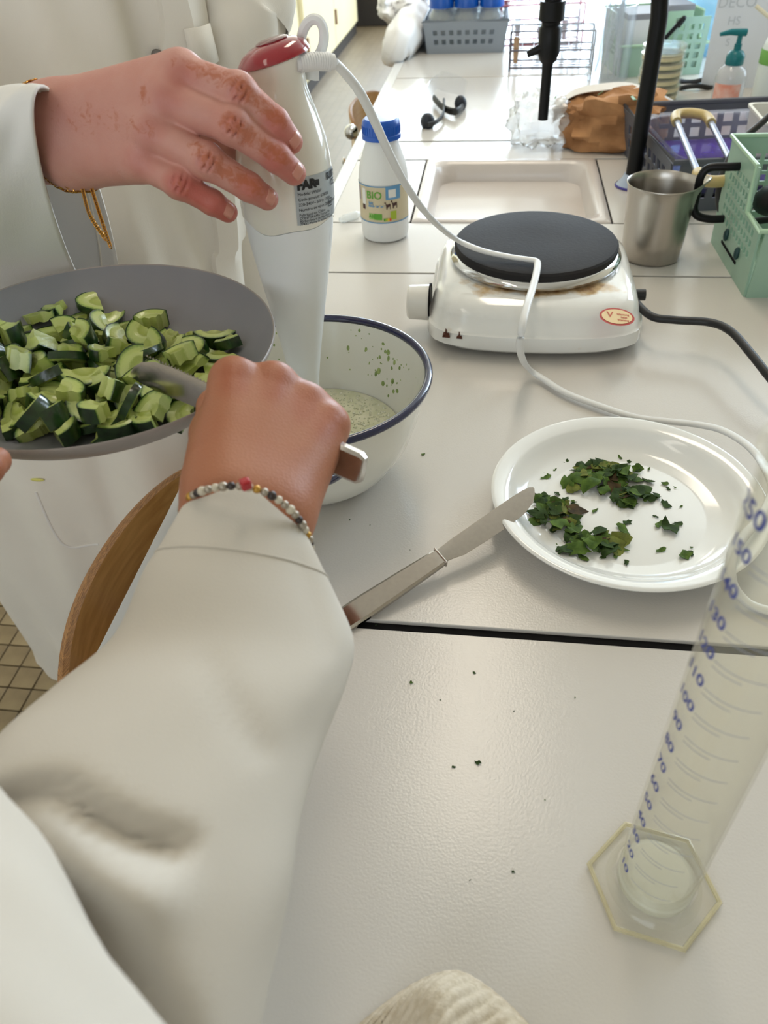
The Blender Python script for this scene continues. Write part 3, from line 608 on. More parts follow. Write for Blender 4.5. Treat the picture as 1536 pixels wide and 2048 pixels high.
# black handle on the left end, folded down
hd = MB(); hd.tube(spline([(0.004, d_len*0.70, 0.118), (-0.020, d_len*0.70, 0.118), (-0.042, d_len*0.72, 0.116), (-0.050, d_len*0.72, 0.105), (-0.050, d_len*0.72, 0.085), (-0.050, d_len*0.72, 0.066), (-0.044, d_len*0.71, 0.056), (-0.028, d_len*0.70, 0.052), (-0.010, d_len*0.70, 0.052)], 5), 0.0052, 12); hd.build('handle', M_blackp, gb, local=True)
for yy, zz in ((0.62, 0.036), (0.30, 0.034)):
    q = MB(); q.sphere((-0.006, d_len*yy, zz), 0.0062, 12, 8, (0.6, 0.8, 1.35)); q.build('rubber_stud', mat('dark_teal', rgb(24, 60, 60), 0.4), gb, local=True)
q = MB(); q.box((-0.0036, d_len*0.52, 0.020), (0.001, d_len*0.42, 0.0035)); q.build('slot', M_black, gb, smooth=False, local=True)
q = MB(); q.box((0.055, -0.0052, 0.030), (0.05, 0.0008, 0.034), Rx(0.055)); st = q.build('sticker', mat('sticker_rose', rgb(150, 90, 100), 0.5), gb, smooth=False, local=True)
q = MB(); q.box((0.055, -0.0056, 0.040), (0.036, 0.0008, 0.008), Rx(0.055)); q.build('sticker_print', mat('sticker_rosy', rgb(190, 150, 150), 0.5), st, smooth=False, local=True)
# cable lying over the basket
cb = MB(); cb.tube(spline([ay(1570, 200, 1.22), ay(1530, 240, 1.20), ay(1480, 285, 1.18), ay(1448, 340, 1.15), ay(1437, 392, 1.13), ay(1446, 430, 1.11), ay(1470, 445, 1.10), ay(1530, 440, 1.06), ay(1590, 430, 1.02)], 6), 0.0045, 12)
tag(cb.build('black_cable', M_rubber), 'black cable looping over the mint green basket at right', 'cable')
# dark round thing in the basket: an electric plug
pl = MB(); pc = az(1545, 400, 0.10); pl.lathe([(0, -0.02), (0.017, -0.02), (0.019, 0.0), (0.015, 0.018), (0.006, 0.03), (0, 0.03)], 24, pc, R=Rx(1.2)); plug = pl.build('plug', M_blackp)
tag(plug, 'black electric plug inside the mint green basket', 'plug')
# ================================================================ grey crate with staining tray and rod rack (right of the tap)
cr_o = az(1276, 452, 0.0); crA = math.radians(7)
crate = thing('grey_crate', 'dark grey perforated plastic crate between tap and mint green basket', 'crate', (0.268, 1.235, 0), (0, 0, crA))
cw, cdp, ch = 0.34, 0.30, 0.075
def crate_wall(W_, n):
    hs = []; 
    for j in range(2):
        for i in range(n): x = 0.03+(W_-0.06)*i/n; hs.append((x, x+(W_-0.06)/n*0.62, 0.020+0.022*j, 0.035+0.022*j))
    return perforated(W_, ch, 0.003, hs)
for nm, fn in (('front_wall', lambda v: (v[0], -v[1]-(v[2])*0.12, v[2])), ('back_wall', lambda v: (v[0], cdp+v[1]+v[2]*0.12, v[2]))):
    a = crate_wall(cw, 10); a.v = [fn(v) for v in a.v]; a.build(nm, M_grey, crate, smooth=False, local=True)
for nm, fn in (('side_wall', lambda v: (-v[1]-v[2]*0.12, v[0], v[2])), ('side_wall', lambda v: (cw+v[1]+v[2]*0.12, v[0], v[2]))):
    a = crate_wall(cdp, 9); a.v = [fn(v) for v in a.v]; a.build(nm, M_grey, crate, smooth=False, local=True)
q = MB(); q.box((cw/2, cdp/2, 0.002), (cw, cdp, 0.004)); q.build('bottom', M_grey, crate, smooth=False, local=True)
q = MB(); q.tube([(-0.010, -0.010, ch), (cw+0.010, -0.010, ch), (cw+0.010, cdp+0.010, ch), (-0.010, cdp+0.010, ch)], 0.0045, 8, loop=True); q.build('rim', M_grey, crate, local=True)
Rc = Rz(crA); co_ = np.array([0.268, 1.235, 0])
def inc(x, y, z): return Rc@np.array([x, y, z])+co_
# clear rounded staining tray with violet liquid
tr = thing('staining_tray', 'clear rounded plastic tray with violet dye inside the grey crate', 'tray', inc(0.15, 0.15, 0.006))
def trr(w_, d_, rad, z): return [inc(0.138+x, 0.155+y, z) for x, y in rrect(w_, d_, rad, 6)]
M_tray = clear('tray_plastic', tint=(0.86, 0.86, 0.94, 1), milky=0.14, milkcol=(0.6, 0.6, 0.75, 1))
q = MB(); q.loft([trr(.20, .21, .03, .006), trr(.22, .23, .035, .008), trr(.243, .255, .045, .060), trr(.258, .272, .05, .063), trr(.258, .272, .05, .0655), trr(.240, .252, .045, .0625), trr(.217, .227, .034, .010), trr(.196, .206, .03, .0085)]); q.build('body', M_tray, tr)
q = MB(); q.loft([trr(.216, .226, .034, .0105), trr(.222, .232, .034, .024), trr(.06, .05, .02, .0241)]); q.build('violet_dye', mat('violet_dye', rgb(92, 70, 160), 0.12, coat=.5, var=.3, vscale=16), tr)
# rod rack: two metal rods joined by yellow rubber tubing at both ends
rk = thing('rod_rack', 'staining rack of two metal rods with yellow rubber ends, lying on the tray', 'rack', inc(0.15, 0.1, 0.07))
A0, A1 = az(1352, 240, 0.085), az(1420, 242, 0.085); B0, B1 = az(1398, 352, 0.083), az(1472, 345, 0.083)
for a, b in ((A0, B0), (A1, B1)):
    q = MB(); q.tube([a, b], 0.0045, 12); q.build('rod', mat('dull_alloy', rgb(160, 164, 180), .35, .7, var=.25, vscale=60), rk)
M_latex = mat('yellow_latex', rgb(202, 178, 118), 0.5, var=.1, vscale=30)
up = np.array([0, 0, 1.0]); da = (A0-B0)/np.linalg.norm(A0-B0)
q = MB(); q.tube(spline([A0-da*0.012, A0+da*0.008, A0+da*0.032+(A1-A0)*0.10, (A0+A1)/2+da*0.042, A1+da*0.032-(A1-A0)*0.10, A1+da*0.008, A1-da*0.012], 6), 0.0078, 14); q.build('rubber_end', M_latex, rk)
q = MB(); q.tube(spline([B0+da*0.014, B0-da*0.004, B0-da*0.022+(B1-B0)*0.15, (B0+B1)/2-da*0.028, B1-da*0.022-(B1-B0)*0.1, B1-da*0.004, B1+da*0.014], 6), 0.0078, 14); q.build('rubber_end', M_latex, rk)
# white tub at the back of the crate
q = MB(); tcx, tcy = ay(1560, 235, 1.42)[:2]; 
def tubr(w_, d_, z): return [(tcx+x, tcy+y, z) for x, y in rrect(w_, d_, .012, 4)]
q.loft([tubr(.060, .10, .006), tubr(.064, .105, .008), tubr(.072, .12, .085), tubr(.078, .127, .087), tubr(.078, .127, .091), tubr(.068, .115, .091), tubr(.058, .10, .016), tubr(.03, .05, .015)])
tag(q.build('white_tub', mat('tub_cream', rgb(226, 224, 212), 0.4)), 'open cream plastic tub behind the black cable at right edge', 'tub')

# ================================================================ far part of the bench
def lathe_thing(name, label, cat, c, prof, material, n=40, group=None):
    q = MB(); q.lathe(prof, n, c); return tag(q.build(name, material), label, cat, group)
# safety glasses
sg = thing('safety_glasses', 'clear safety glasses with dark temples lying on the bench', 'glasses', az(880, 235, 0))
Lp = az(850, 268, 0.0); Rp_ = az(912, 220, 0.0)
lens = clear('lens_plastic', gloss=.25, tint=(0.97, 0.975, 0.98, 1), milky=0.10, milkcol=(.85, .88, .92, 1))
P0 = az(842, 262, 0.004); P1 = az(872, 178, 0.004); P2 = az(925, 205, 0.004)
def lensmesh(a, b, h0, h1):
    qq = MB(); pts = spline([a, (a+b)/2+np.array([-0.012, 0.006, 0]), b], 8); 
    ringA = [p+np.array([0, 0, 0.001]) for p in pts]; ringB = [p+np.array([0.006, -0.004, h1*(1-0.25*abs(i/(len(pts)-1)*2-1)**3)]) for i, p in enumerate(pts)]
    rA2 = [p+np.array([0.0022, -0.0016, 0]) for p in ringA]; rB2 = [p+np.array([0.0022, -0.0016, 0]) for p in ringB]
    qq.loft([ringA, ringB, rB2, rA2], closed=False, loop=True); return qq
lensmesh(P0, P1, 0, 0.042).build('lens', lens, sg); lensmesh(P1, P2+np.array([0, 0.05, 0]), 0, 0.042).build('lens', lens, sg)
q = MB(); q.tube(spline([az(928, 210, .006), az(915, 222, .012), az(900, 222, .012), az(882, 212, .012), az(868, 196, .014)], 6), 0.004, 8, flat=1.8); q.build('temple', M_rubber, sg)
q = MB(); q.tube(spline([az(855, 250, .010), az(872, 244, .010), az(886, 228, .012), az(888, 200, .016)], 6), 0.0028, 8, flat=1.8); q.build('temple', M_rubber, sg)
q = MB(); q.sphere(az(855, 243, .012), 0.015, 14, 8, (1.0, .75, 1.1)); q.build('side_pad', mat('dark_navy_rubber', rgb(30, 36, 48), .4), sg)
q = MB(); q.sphere(az(921, 207, .012), 0.015, 14, 8, (.9, .75, 1.1)); q.build('side_pad', mat('dark_navy_rubber', rgb(30, 36, 48), .4), sg)

# plastic bag holding a crumpled brown paper bag
def crumpled(c, rx, ry, rz, seed, n=40, m_=24, amp=0.14, open_front=0.0):
    qq = MB(); V = []; 
    for i in range(m_+1):
        th = math.pi*i/m_
        for j in range(n):
            ph = 2*math.pi*j/n; d = np.array([math.sin(th)*math.cos(ph), math.sin(th)*math.sin(ph), math.cos(th)])
            k = 1+amp*mnoise.fractal(Vector((d[0]*1.7+seed, d[1]*1.7, d[2]*1.7)), 0.7, 2.2, 4)
            p = np.sign(d)*np.abs(d)**0.8*k
            V.append((c[0]+p[0]*rx, c[1]+p[1]*ry, max(0.001, c[2]+p[2]*rz)))
    F = [(i*n+j, (i+1)*n+j, (i+1)*n+(j+1) % n, i*n+(j+1) % n) for i in range(m_) for j in range(n)]
    qq.add(V, F); return qq
bc = az(1225, 262, 0.03)
pb = crumpled((bc[0]+0.0, bc[1]+0.030, 0.040), 0.105, 0.065, 0.050, 3, amp=.30)
tag(pb.build('paper_bag', mat('kraft_paper', rgb(190, 140, 94), 0.85, col2=rgb(150, 104, 64), vscale=18, bump=.4, bscale=60, bdist=.003), angle=32), 'crumpled brown paper bag inside the plastic bag beyond the sink', 'paper bag')
bagm = clear('bag_film', tint=(0.97, 0.98, 0.98, 1), milky=0.45, milkcol=(.9, .9, .9, 1), rough=.15)
vb = MB()
for (dx, dy, rx, ry, rz, sd) in ((-0.125, 0.055, 0.060, 0.075, 0.045, 9),): 
    t_ = crumpled((bc[0]+dx, bc[1]+dy, 0.040), rx, ry, rz, sd, n=48, m_=30, amp=.27); vb.add(t_.v, t_.f)
plb = thing('plastic_bag', 'crinkled whitish plastic bag lying beyond the sink', 'plastic bag', (bc[0]-0.08, bc[1]+0.06, 0))
vb.build('film', bagm, plb, angle=30)
sh = MB(); ps = spline([az(1105, 222, .060), az(1150, 192, .085), az(1200, 182, .094), az(1260, 180, .094), az(1320, 200, .075), az(1362, 222, .03)], 8); 
sh.loft([[p+np.array([0, 0.020, -0.004]), p+np.array([0.004, 0.045, 0.002]), p+np.array([0.008, 0.085, -0.04]), p+np.array([0.008, 0.0852, -0.0415]), p+np.array([0.004, 0.044, 0.0005]), p+np.array([0, 0.021, -0.0055])] for p in ps], cap=True); sh.build('flap', mat('bag_white', rgb(226, 222, 216), .5), plb, angle=30)
lg = mat('print_green', rgb(96, 140, 90), .6)
for a, b in (((1110, 196), (1118, 188)), ((1196, 190), (1206, 182)), ((1262, 190), (1270, 200))):
    q = MB(); q.tube([az(*a, .088), az(*b, .095)], 0.003, 6, flat=.3); q.build('print_mark', lg, plb)

# grey-blue basket with glass bottles
gbx0 = az(856, 108, 0.0); gbx1 = az(1004, 105, 0.0); gw = float(gbx1[0]-gbx0[0]); gy = float(gbx0[1])
bk = thing('bottle_basket', 'grey-blue plastic basket full of glass bottles at the far end', 'basket', (gbx0[0]+gw/2, gy+.13, 0))
gd, gh = 0.27, 0.075
def wallp(W_, n):
    hs = [(0.02+(W_-.04)*i/n, 0.02+(W_-.04)*(i+.55)/n, .022+.022*j, .034+.022*j) for i in range(n) for j in range(2)]; return perforated(W_, gh, .003, hs)
for nm, n_, W_, fn in (('front_wall', 8, gw, lambda v: (gbx0[0]+v[0]+(v[0]/gw-.5)*v[2]*.3, gy-v[1]-v[2]*.15, v[2])), ('back_wall', 8, gw, lambda v: (gbx0[0]+v[0]+(v[0]/gw-.5)*v[2]*.3, gy+gd+v[1]+v[2]*.15, v[2])), ('side_wall', 9, gd, lambda v: (gbx0[0]-v[1]-v[2]*.15, gy+v[0], v[2])), ('side_wall', 9, gd, lambda v: (gbx1[0]+v[1]+v[2]*.15, gy+v[0], v[2]))):
    a = wallp(W_, n_); a.v = [fn(v) for v in a.v]; a.build(nm, M_bluegrey, bk, smooth=False)
q = MB(); q.box((gbx0[0]+gw/2, gy+gd/2, .002), (gw, gd, .004)); q.build('bottom', M_bluegrey, bk, smooth=False)
q = MB(); e_ = .012; q.tube([(gbx0[0]-e_, gy-e_, gh), (gbx1[0]+e_, gy-e_, gh), (gbx1[0]+e_, gy+gd+e_, gh), (gbx0[0]-e_, gy+gd+e_, gh)], .005, 8, loop=True); q.build('rim', M_bluegrey, bk)
k = 0
for j in range(3):
    for i in range(3):
        x = gbx0[0]+gw*(i+.5)/3; y = gy+.048+j*.085
        lab = ['leftmost', 'middle', 'rightmost'][i]+' blue-capped glass bottle in the '+['front', 'second', 'back'][j]+' row of the grey-blue basket'
        rt = thing('glass_bottle', lab, 'bottle', (x, y, .004), group='blue-capped glass bottles')
        q = MB(); q.lathe([(0, .006), (.034, .006), (.037, .012), (.037, .070), (.034, .082), (.026, .094), (.024, .098), (.024, .118), (.022, .118), (.022, .098), (.024, .092), (.032, .080), (.035, .070), (.035, .014), (0, .012)], 24, (x, y, 0)); q.build('body', clear('bottle_glass', milky=.18, milkcol=(.82, .87, .9, 1)), rt)
        q = MB(); q.lathe([(.0235, .099), (.033, .101), (.033, .140), (.030, .144), (0, .144)], 24, (x, y, 0)); q.build('cap', M_blue, rt)

# wire test tube racks
M_wire = mat('rack_wire', rgb(110, 108, 118), .4, .5); M_wirep = mat('rack_wire_pink', rgb(180, 80, 96), .5, .0)
def tube_rack(c, w_, d_, h_, label, levels, wm, ang, tubes):
    r = thing('test_tube_rack', label, 'rack', c, (0, 0, ang)); q = MB()
    for lv in levels:
        q.tube([(-w_/2, -d_/2, lv), (w_/2, -d_/2, lv), (w_/2, d_/2, lv), (-w_/2, d_/2, lv)], .0024, 6, loop=True)
        for i in range(1, 7): x = -w_/2+w_*i/7; q.tube([(x, -d_/2, lv), (x, d_/2, lv)], .0016, 5)
        for y in (-d_/6, d_/6): q.tube([(-w_/2, y, lv), (w_/2, y, lv)], .0012, 5)
    for sx in (-1, 1):
        for sy in (-1, 1): q.tube([(sx*w_/2, sy*d_/2, 0.0), (sx*w_/2, sy*d_/2, levels[-1])], .0028, 6)
    q.build('frame', wm, r, local=True)
    for (ix, iy, lm, nm, lb) in tubes:
        x = -w_/2+w_*(ix+.5)/7; y = -d_/3+d_/3*iy; p = Rz(ang)@np.array([x, y, 0])+np.array(c)
        t = thing('test_tube', lb, 'test tube', p+np.array([0, 0, levels[0]+.004]), group='test tubes in the wire racks'); b_ = levels[0]+.004
        g_ = MB(); g_.lathe([(0, b_), (.005, b_+.001), (.0075, b_+.006), (.008, b_+.02), (.008, b_+.115), (.0092, b_+.117), (.007, b_+.117), (.007, b_+.02), (.0045, b_+.004), (0, b_+.003)], 16, p); g_.build('glass', M_glass, t)
        if lm: g_ = MB(); g_.lathe([(0, b_+.003), (.0045, b_+.004), (.0069, b_+.02), (.0069, b_+nm), (0, b_+nm)], 16, p); g_.build('liquid', lm, t)
    return r
M_amber = mat('amber_liquid', rgb(206, 140, 26), .15, coat=.4); M_rose = mat('pink_liquid', rgb(214, 150, 165), .2, coat=.3)
c1 = az(1100, 138, 0); tube_rack((c1[0], c1[1]+.02, 0), .20, .085, .1, 'wire test tube rack with amber tube behind the tap nozzle', (.008, .045, .085), M_wire, math.radians(-2),
    [(0, 0, M_amber, .06, 'test tube of amber liquid in the wire rack left of the tap nozzle'), (2, 0, None, 0, 'empty test tube standing in the front wire rack'), (4, 1, None, 0, 'empty test tube standing in the front wire rack'), (5, 0, None, 0, 'empty test tube standing in the front wire rack')])
c2 = az(1085, 92, 0); tube_rack((c2[0]-.01, c2[1]+.02, 0), .22, .085, .1, 'pinkish wire test tube rack behind the first rack', (.008, .055, .10), M_wirep, math.radians(4),
    [(1, 0, M_rose, .04, 'test tube of pink liquid in the rear wire rack'), (3, 1, M_rose, .03, 'test tube of pink liquid in the rear wire rack'), (5, 0, M_rose, .05, 'test tube of pink liquid in the rear wire rack'), (6, 1, None, 0, 'empty test tube at the end of the rear wire rack')])
# tall glass jar with pipettes
jc = az(1213, 165, 0); jr = thing('pipette_jar', 'tall clear cylinder jar holding glass pipettes behind the tap', 'jar', (jc[0], jc[1]+.03, 0))
q = MB(); q.lathe([(0, .001), (.048, .001), (.05, .004), (.05, .15), (.0475, .15), (.0475, .006), (0, .005)], 36, (jc[0], jc[1]+.03, 0)); q.build('glass', M_glass, jr)
for i in range(11):
    a = i*2.4; b0 = np.array([jc[0]+.03*math.cos(a), jc[1]+.03+.03*math.sin(a), .008]); b1 = np.array([jc[0]+.045*math.cos(a*1.7+1)+.006*i-.02, jc[1]+.03+.04*math.sin(a*1.7+1), .33+.02*math.sin(i*3)])
    t = b1-b0; ts = [0, .1, .16, .9, 1.0]
    # keep the shaft inside the jar mouth
    mth = b0+t*((.15-b0[2])/t[2]); off = mth[:2]-np.array([jc[0], jc[1]+.03]); rr_ = np.linalg.norm(off)
    if rr_ > .042: b1[:2] -= (off/rr_*(rr_-.042))*(t[2]/(.15-b0[2])); t = b1-b0
    q = MB(); q.tube([b0+t*x for x in ts], [.0012, .0025, .0035, .0035, .0032], 8)
    tag(q.build('pipette', clear('pipette_glass', milky=.28, milkcol=(.8, .83, .86, 1), tint=(.9, .93, .95, 1))), 'slim glass pipette standing in the tall jar behind the tap', 'pipette', 'glass pipettes in the tall jar')
# rear green basket with boxes
g2 = az(1238, 157, 0); g2b = az(1400, 150, 0)
gb2 = green_basket('mint green plastic basket far back, behind the stack of dishes', (g2[0], g2[1]+0.01, 0), math.radians(8), float(g2b[0]-g2[0]), 0.17, 0.118, low=0.55)
q = MB(); w2 = float(g2b[0]-g2[0]); q.tube(spline([(w2*.62, -.012, .10), (w2*.66, -.02, .118), (w2*.5, -.02, .085), (w2*.35, -.015, .05)], 6), .005, 8); q.build('handle', M_blackp, gb2, local=True)
hp = perforated(w2*.42, .118, .003, [(.010+.022*i, .022+.022*i, .016+.019*j, .028+.019*j) for i in range(max(1, int((w2*.42-.012)/.022))) for j in range(5)]); hp.v = [(w2*.58+x, -.006-y-z*.05, z) for x, y, z in hp.v]; hp.build('front_high_panel', M_green, gb2, smooth=False, local=True)
R2 = Rz(math.radians(8)); o2 = np.array([g2[0], g2[1]+.01, 0])
for nm, x, y, z, s, mt, lab in (('carton', .05, .07, .062, (.085, .11, .112), M_whitem, 'white carton standing in the rear mint green basket'), ('carton', .135, .09, .067, (.06, .10, .122), mat('pale_green_card', rgb(176, 206, 178), .6), 'pale green carton standing in the rear mint green basket')):
    q = MB(); q.box((0, 0, 0), s, R2); q.xf(None, R2@np.array([x, y, z])+o2); b_ = thing(nm, lab, 'box', R2@np.array([x, y, .006])+o2)
    q.build('body', mt, b_, smooth=False, bevel=.002); q = MB(); q.box((0, 0, 0), (s[0]*1.01, s[1]*1.01, .012), R2); q.xf(None, R2@np.array([x, y, z+s[2]/2])+o2); q.build('lid', mat('grey_mauve_card', rgb(140, 138, 142), .6), b_, smooth=False, bevel=.001)
cbl = az(1385, 168, .006); q = MB(); q.tube([cbl+np.array([.045*math.cos(t)*(1+.05*math.sin(5*t)), .035*math.sin(t), .004*math.sin(3*t)]) for t in np.linspace(0, 4*math.pi*.93, 50)], .005, 8)
tag(q.build('coiled_cable', M_rubber), 'coiled black cable lying at the foot of the rear green basket', 'cable')
# stack of agar dishes
dc = az(1318, 208, 0); agar = mat('agar_yellow', rgb(226, 214, 160), .35); dish = clear('dish_plastic', gloss=.3, milky=.10, milkcol=(.95, .95, .9, 1), tint=(.99, .99, .97, 1))
for i in range(7):
    z = .001+.0148*i; x = dc[0]+.0016*math.sin(i*2.1); y = dc[1]+.045; t = thing('petri_dish', ['lowest', 'second lowest', 'third lowest', 'middle', 'third from top', 'second from top', 'topmost'][i]+' agar dish in the tall stack beside the rear basket', 'petri dish', (x, y, z), group='stacked agar dishes')
    q = MB(); q.lathe([(0, z), (.041, z), (.0425, z+.001), (.0425, z+.0115), (.0415, z+.0115), (.0415, z+.002), (0, z+.002)], 36, (x, y, 0)); q.build('base', dish, t)
    q = MB(); q.lathe([(.0446, z+.0045), (.0450, z+.0045), (.0450, z+.0132), (.043, z+.0140), (0, z+.0140), (0, z+.0132), (.0443, z+.0128)], 36, (x, y, 0)); q.build('lid', dish, t)
    if i < 6: q = MB(); q.lathe([(0, z+.0022), (.0412, z+.0022), (.0412, z+.009), (0, z+.009)], 32, (x, y, 0)); q.build('agar', agar, t)
# pump bottle
pc_ = az(1460, 222, 0); px_, py_ = pc_[0]-.008, pc_[1]+.02; pbt = thing('pump_bottle', 'clear bottle with teal pump in front of the white sheet', 'bottle', (px_, py_, 0))
q = MB(); q.lathe([(0, .001), (.028, .001), (.030, .006), (.030, .060), (.026, .072), (.016, .080), (.0155, .084), (.014, .084), (.0145, .078), (.0245, .070), (.0285, .059), (.0285, .005), (0, .004)], 32, (px_, py_, 0)); q.build('body', clear('pump_plastic', gloss=.5, milky=.25, milkcol=(.85, .82, .85, 1)), pbt)
q = MB(); q.lathe([(.0165, .080), (.0175, .082), (.0175, .096), (.013, .103), (.007, .106), (.007, .116), (.005, .116), (.005, .134), (0, .134)], 24, (px_, py_, 0)); pm = q.build('pump_collar', M_teal, pbt)
q = MB(); q.tube([(px_+.010, py_, .135), (px_-.02, py_-.004, .137), (px_-.040, py_-.007, .134)], [.0068, .0055, .0035], 12); q.build('spout', M_teal, pbt)
q = MB(); a0 = -2.2; q.loft([[(px_+.0304*math.cos(a), py_+.0304*math.sin(a), z) for z in (.006, .05)] for a in np.linspace(-2.9, -1.0, 12)], closed=False); lb_ = q.build('label', mat('label_coral', rgb(226, 150, 130), .6, col2=rgb(236, 200, 190), vscale=40), pbt)
# white bottle with green band
wc = az(1535, 262, 0); wx, wy = wc[0]+.012, wc[1]+.08; wb = thing('white_bottle', 'white plastic bottle with green band at the right edge', 'bottle', (wx, wy, 0))
q = MB(); q.lathe([(0, .001), (.033, .001), (.035, .005), (.035, .12), (.030, .138), (.018, .150), (.015, .153), (.015, .165), (0, .165)], 32, (wx, wy, 0)); q.build('body', mat('milky_plastic', rgb(214, 224, 222), .35), wb)
q = MB(); q.lathe([(.0353, .098), (.0356, .099), (.0356, .121), (.0350, .122)], 32, (wx, wy, 0)); q.build('green_band', mat('band_green', rgb(110, 170, 80), .5), wb)
q = MB(); q.lathe([(.0165, .152), (.0175, .154), (.0175, .175), (.015, .178), (0, .178)], 24, (wx, wy, 0)); q.build('cap', M_whitem, wb)
# printed sheet leaning on a blue water jug
Yp = 1.98; a = ay(1432, 0, Yp); b = ay(1440, 130, Yp)
sx0 = a[0]+.004; W_ = .30
sheet = thing('printed_sheet', 'white printed sheet standing upright behind the teal pump bottle', 'paper', (sx0+.1, Yp, 0))
q = MB(); q.box((sx0+W_/2, Yp, .17), (W_, .0012, .34)); q.build('paper', M_paper, sheet, smooth=False)
for s, sz, px, py in (('DECO', .028, 1475, 5), ('HS', .022, 1468, 42), ('S', .02, 1455, 85)):
    V, F = text_mesh(s, sz); p = ay(px, py, Yp); q = MB(); q.add([(p[0]+v[0], Yp-.0012, p[2]+v[1]) for v in V], F); q.build('lettering', M_ink, sheet, smooth=False)
jb = ay(1425, 60, 2.22); jx, jy = jb[0]+.03, 2.40; wj = thing('water_jug', 'large pale blue plastic water jug behind the white sheet', 'jug', (jx, jy, 0))
blu = clear('blue_jug_plastic', tint=(.55, .78, .92, 1), milky=.45, milkcol=(.42, .66, .82, 1))
q = MB(); prof = [(0, .002), (.105, .002), (.115, .012)]
for i in range(7): z = .03+.045*i; prof += [(.118, z), (.112, z+.012), (.118, z+.024)]
prof += [(.11, .36), (.07, .40), (.03, .42), (.028, .45), (0, .45)]
q.lathe(prof, 44, (jx, jy, 0)); q.build('body', blu, wj); q = MB(); q.lathe([(.03, .44), (.033, .445), (.033, .47), (0, .472)], 24, (jx, jy, 0)); q.build('cap', M_blue, wj)
# yellow-capped wash tube poking in at right
q = MB(); p0 = ay(1512, 12, 1.9); p1 = ay(1545, 40, 1.88); q.tube([p0, p1, p1+np.array([.06, 0, -.1])], .004, 8)
ws = thing('wash_bottle', 'wash bottle with pale spout and yellow cap at top right edge', 'bottle', (p1[0]+.065, 1.88, 0)); q.build('spout', mat('spout_cream', rgb(220, 214, 190), .5), ws)
bx_, by_ = p1[0]+.065, 1.88
q = MB(); q.lathe([(0, .001), (.036, .001), (.038, .005), (.038, p1[2]-.16), (.030, p1[2]-.14), (.016, p1[2]-.12), (0, p1[2]-.12)], 28, (bx_, by_, 0)); q.build('body', mat('milky_plastic', rgb(214, 224, 222), .35), ws)
q = MB(); q.lathe([(.017, p1[2]-.125), (.018, p1[2]-.12), (.018, p1[2]-.09), (0, p1[2]-.088)], 20, (bx_, by_, 0)); q.build('cap', mat('yellow_cap', rgb(232, 206, 40), .4), ws)
# ================================================================ plate, chopped mint, table knife
PC = np.array([0.124, 0.521, 0.0]); PR = 0.1135
plate = thing('dinner_plate', 'round white porcelain plate with chopped mint on it', 'plate', PC)
q = MB(); q.lathe([(0, .0012), (.066, .0012), (.068, 0), (.071, 0), (.073, .0022), (.092, .011), (.103, .0175), (.1115, .0205), (PR, .0222), (PR+.0004, .0235), (PR-.0008, .0246), (PR-.003, .0246), (.1005, .0218), (.0985, .0205), (.0955, .0165), (.088, .0095), (.079, .0062), (.070, .0052), (.0688, .0048), (.0675, .0050), (0, .0050)][::1], 96, PC); q.build('dish', M_porc, plate, angle=60)
def leaf_mat(nm, c1, c2):
    m_ = mat(nm, rgb(*c1), .75, spec=.2, col2=rgb(*c2), vscale=120, bump=.5, bscale=500, bdist=.0006); return m_
LM = [leaf_mat('mint_dark', (60, 84, 36), (38, 56, 24)), leaf_mat('mint_mid', (92, 118, 48), (60, 84, 34)), leaf_mat('mint_olive', (122, 130, 58), (84, 92, 40)), leaf_mat('mint_brown', (84, 66, 36), (50, 40, 22))]
def leaf_mesh(seed, size):
    R_ = random.Random(seed); n = R_.randint(9, 13); el = R_.uniform(.55, .95); V = []; F = []; cur = R_.uniform(-9, 9)*(.01/size)**.5; tw = R_.uniform(-.5, .5)
    out = []
    for i in range(n):
        a = 2*math.pi*i/n+R_.uniform(-.2, .2); r_ = size*R_.uniform(.5, 1.12); out.append((r_*math.cos(a), r_*math.sin(a)*el))
    def z(x, y): return cur*6*x*x+tw*y*x/size*.6+size*.12*math.sin(x/size*4+seed)+cur*3*y*y
    for lay in (0, 1):
        dz = .0004 if lay else 0
        V.append((0, 0, z(0, 0)+dz)); V += [(x*.5, y*.5, z(x*.5, y*.5)+dz) for x, y in out]+[(x, y, z(x, y)+dz) for x, y in out]
    N1 = 2*n+1
    for lay in (0, 1):
        o_ = lay*N1
        for i in range(n):
            k = (i+1) % n; f1 = (o_, o_+1+i, o_+1+k); f2 = (o_+1+i, o_+1+n+i, o_+1+n+k, o_+1+k)
            F += [f1, f2] if lay else [f1[::-1], f2[::-1]]
    F += [(1+n+i, 1+n+(i+1) % n, N1+1+n+(i+1) % n, N1+1+n+i) for i in range(n)]
    mn = min(v[2] for v in V); q_ = MB(); q_.add([(x, y, zz-mn) for x, y, zz in V], F); return q_
leafproto = []
for i in range(14):
    mi = [0, 1, 0, 1, 2, 0, 1, 3, 1, 0, 2, 1, 0, 1][i]; o_ = leaf_mesh(i*13+5, 0.0085).build('mint_fragment', LM[mi], angle=70); leafproto.append(o_)
used = set()
def put_leaf(px, py, z, s, i, label, group, rot=None):
    p = az(px, py, z); pr = leafproto[i]
    if i in used: o_ = pr.copy(); COL.objects.link(o_)
    else: o_ = pr; used.add(i)
    # settle the fragment flat on what is under it
    o_.location = tuple(p); o_.scale = (s, s, s); o_.rotation_euler = rot or (random.uniform(-.35, .35), random.uniform(-.35, .35), random.uniform(0, 6.28)); tag(o_, label, 'herb', group); return o_
GM = 'chopped mint on the plate'
heap = [((1190, 960), 62, 34, 52), ((1110, 1030), 48, 48, 50), ((1180, 1085), 62, 32, 34), ((1270, 985), 48, 28, 22), ((1240, 945), 50, 26, 22)]
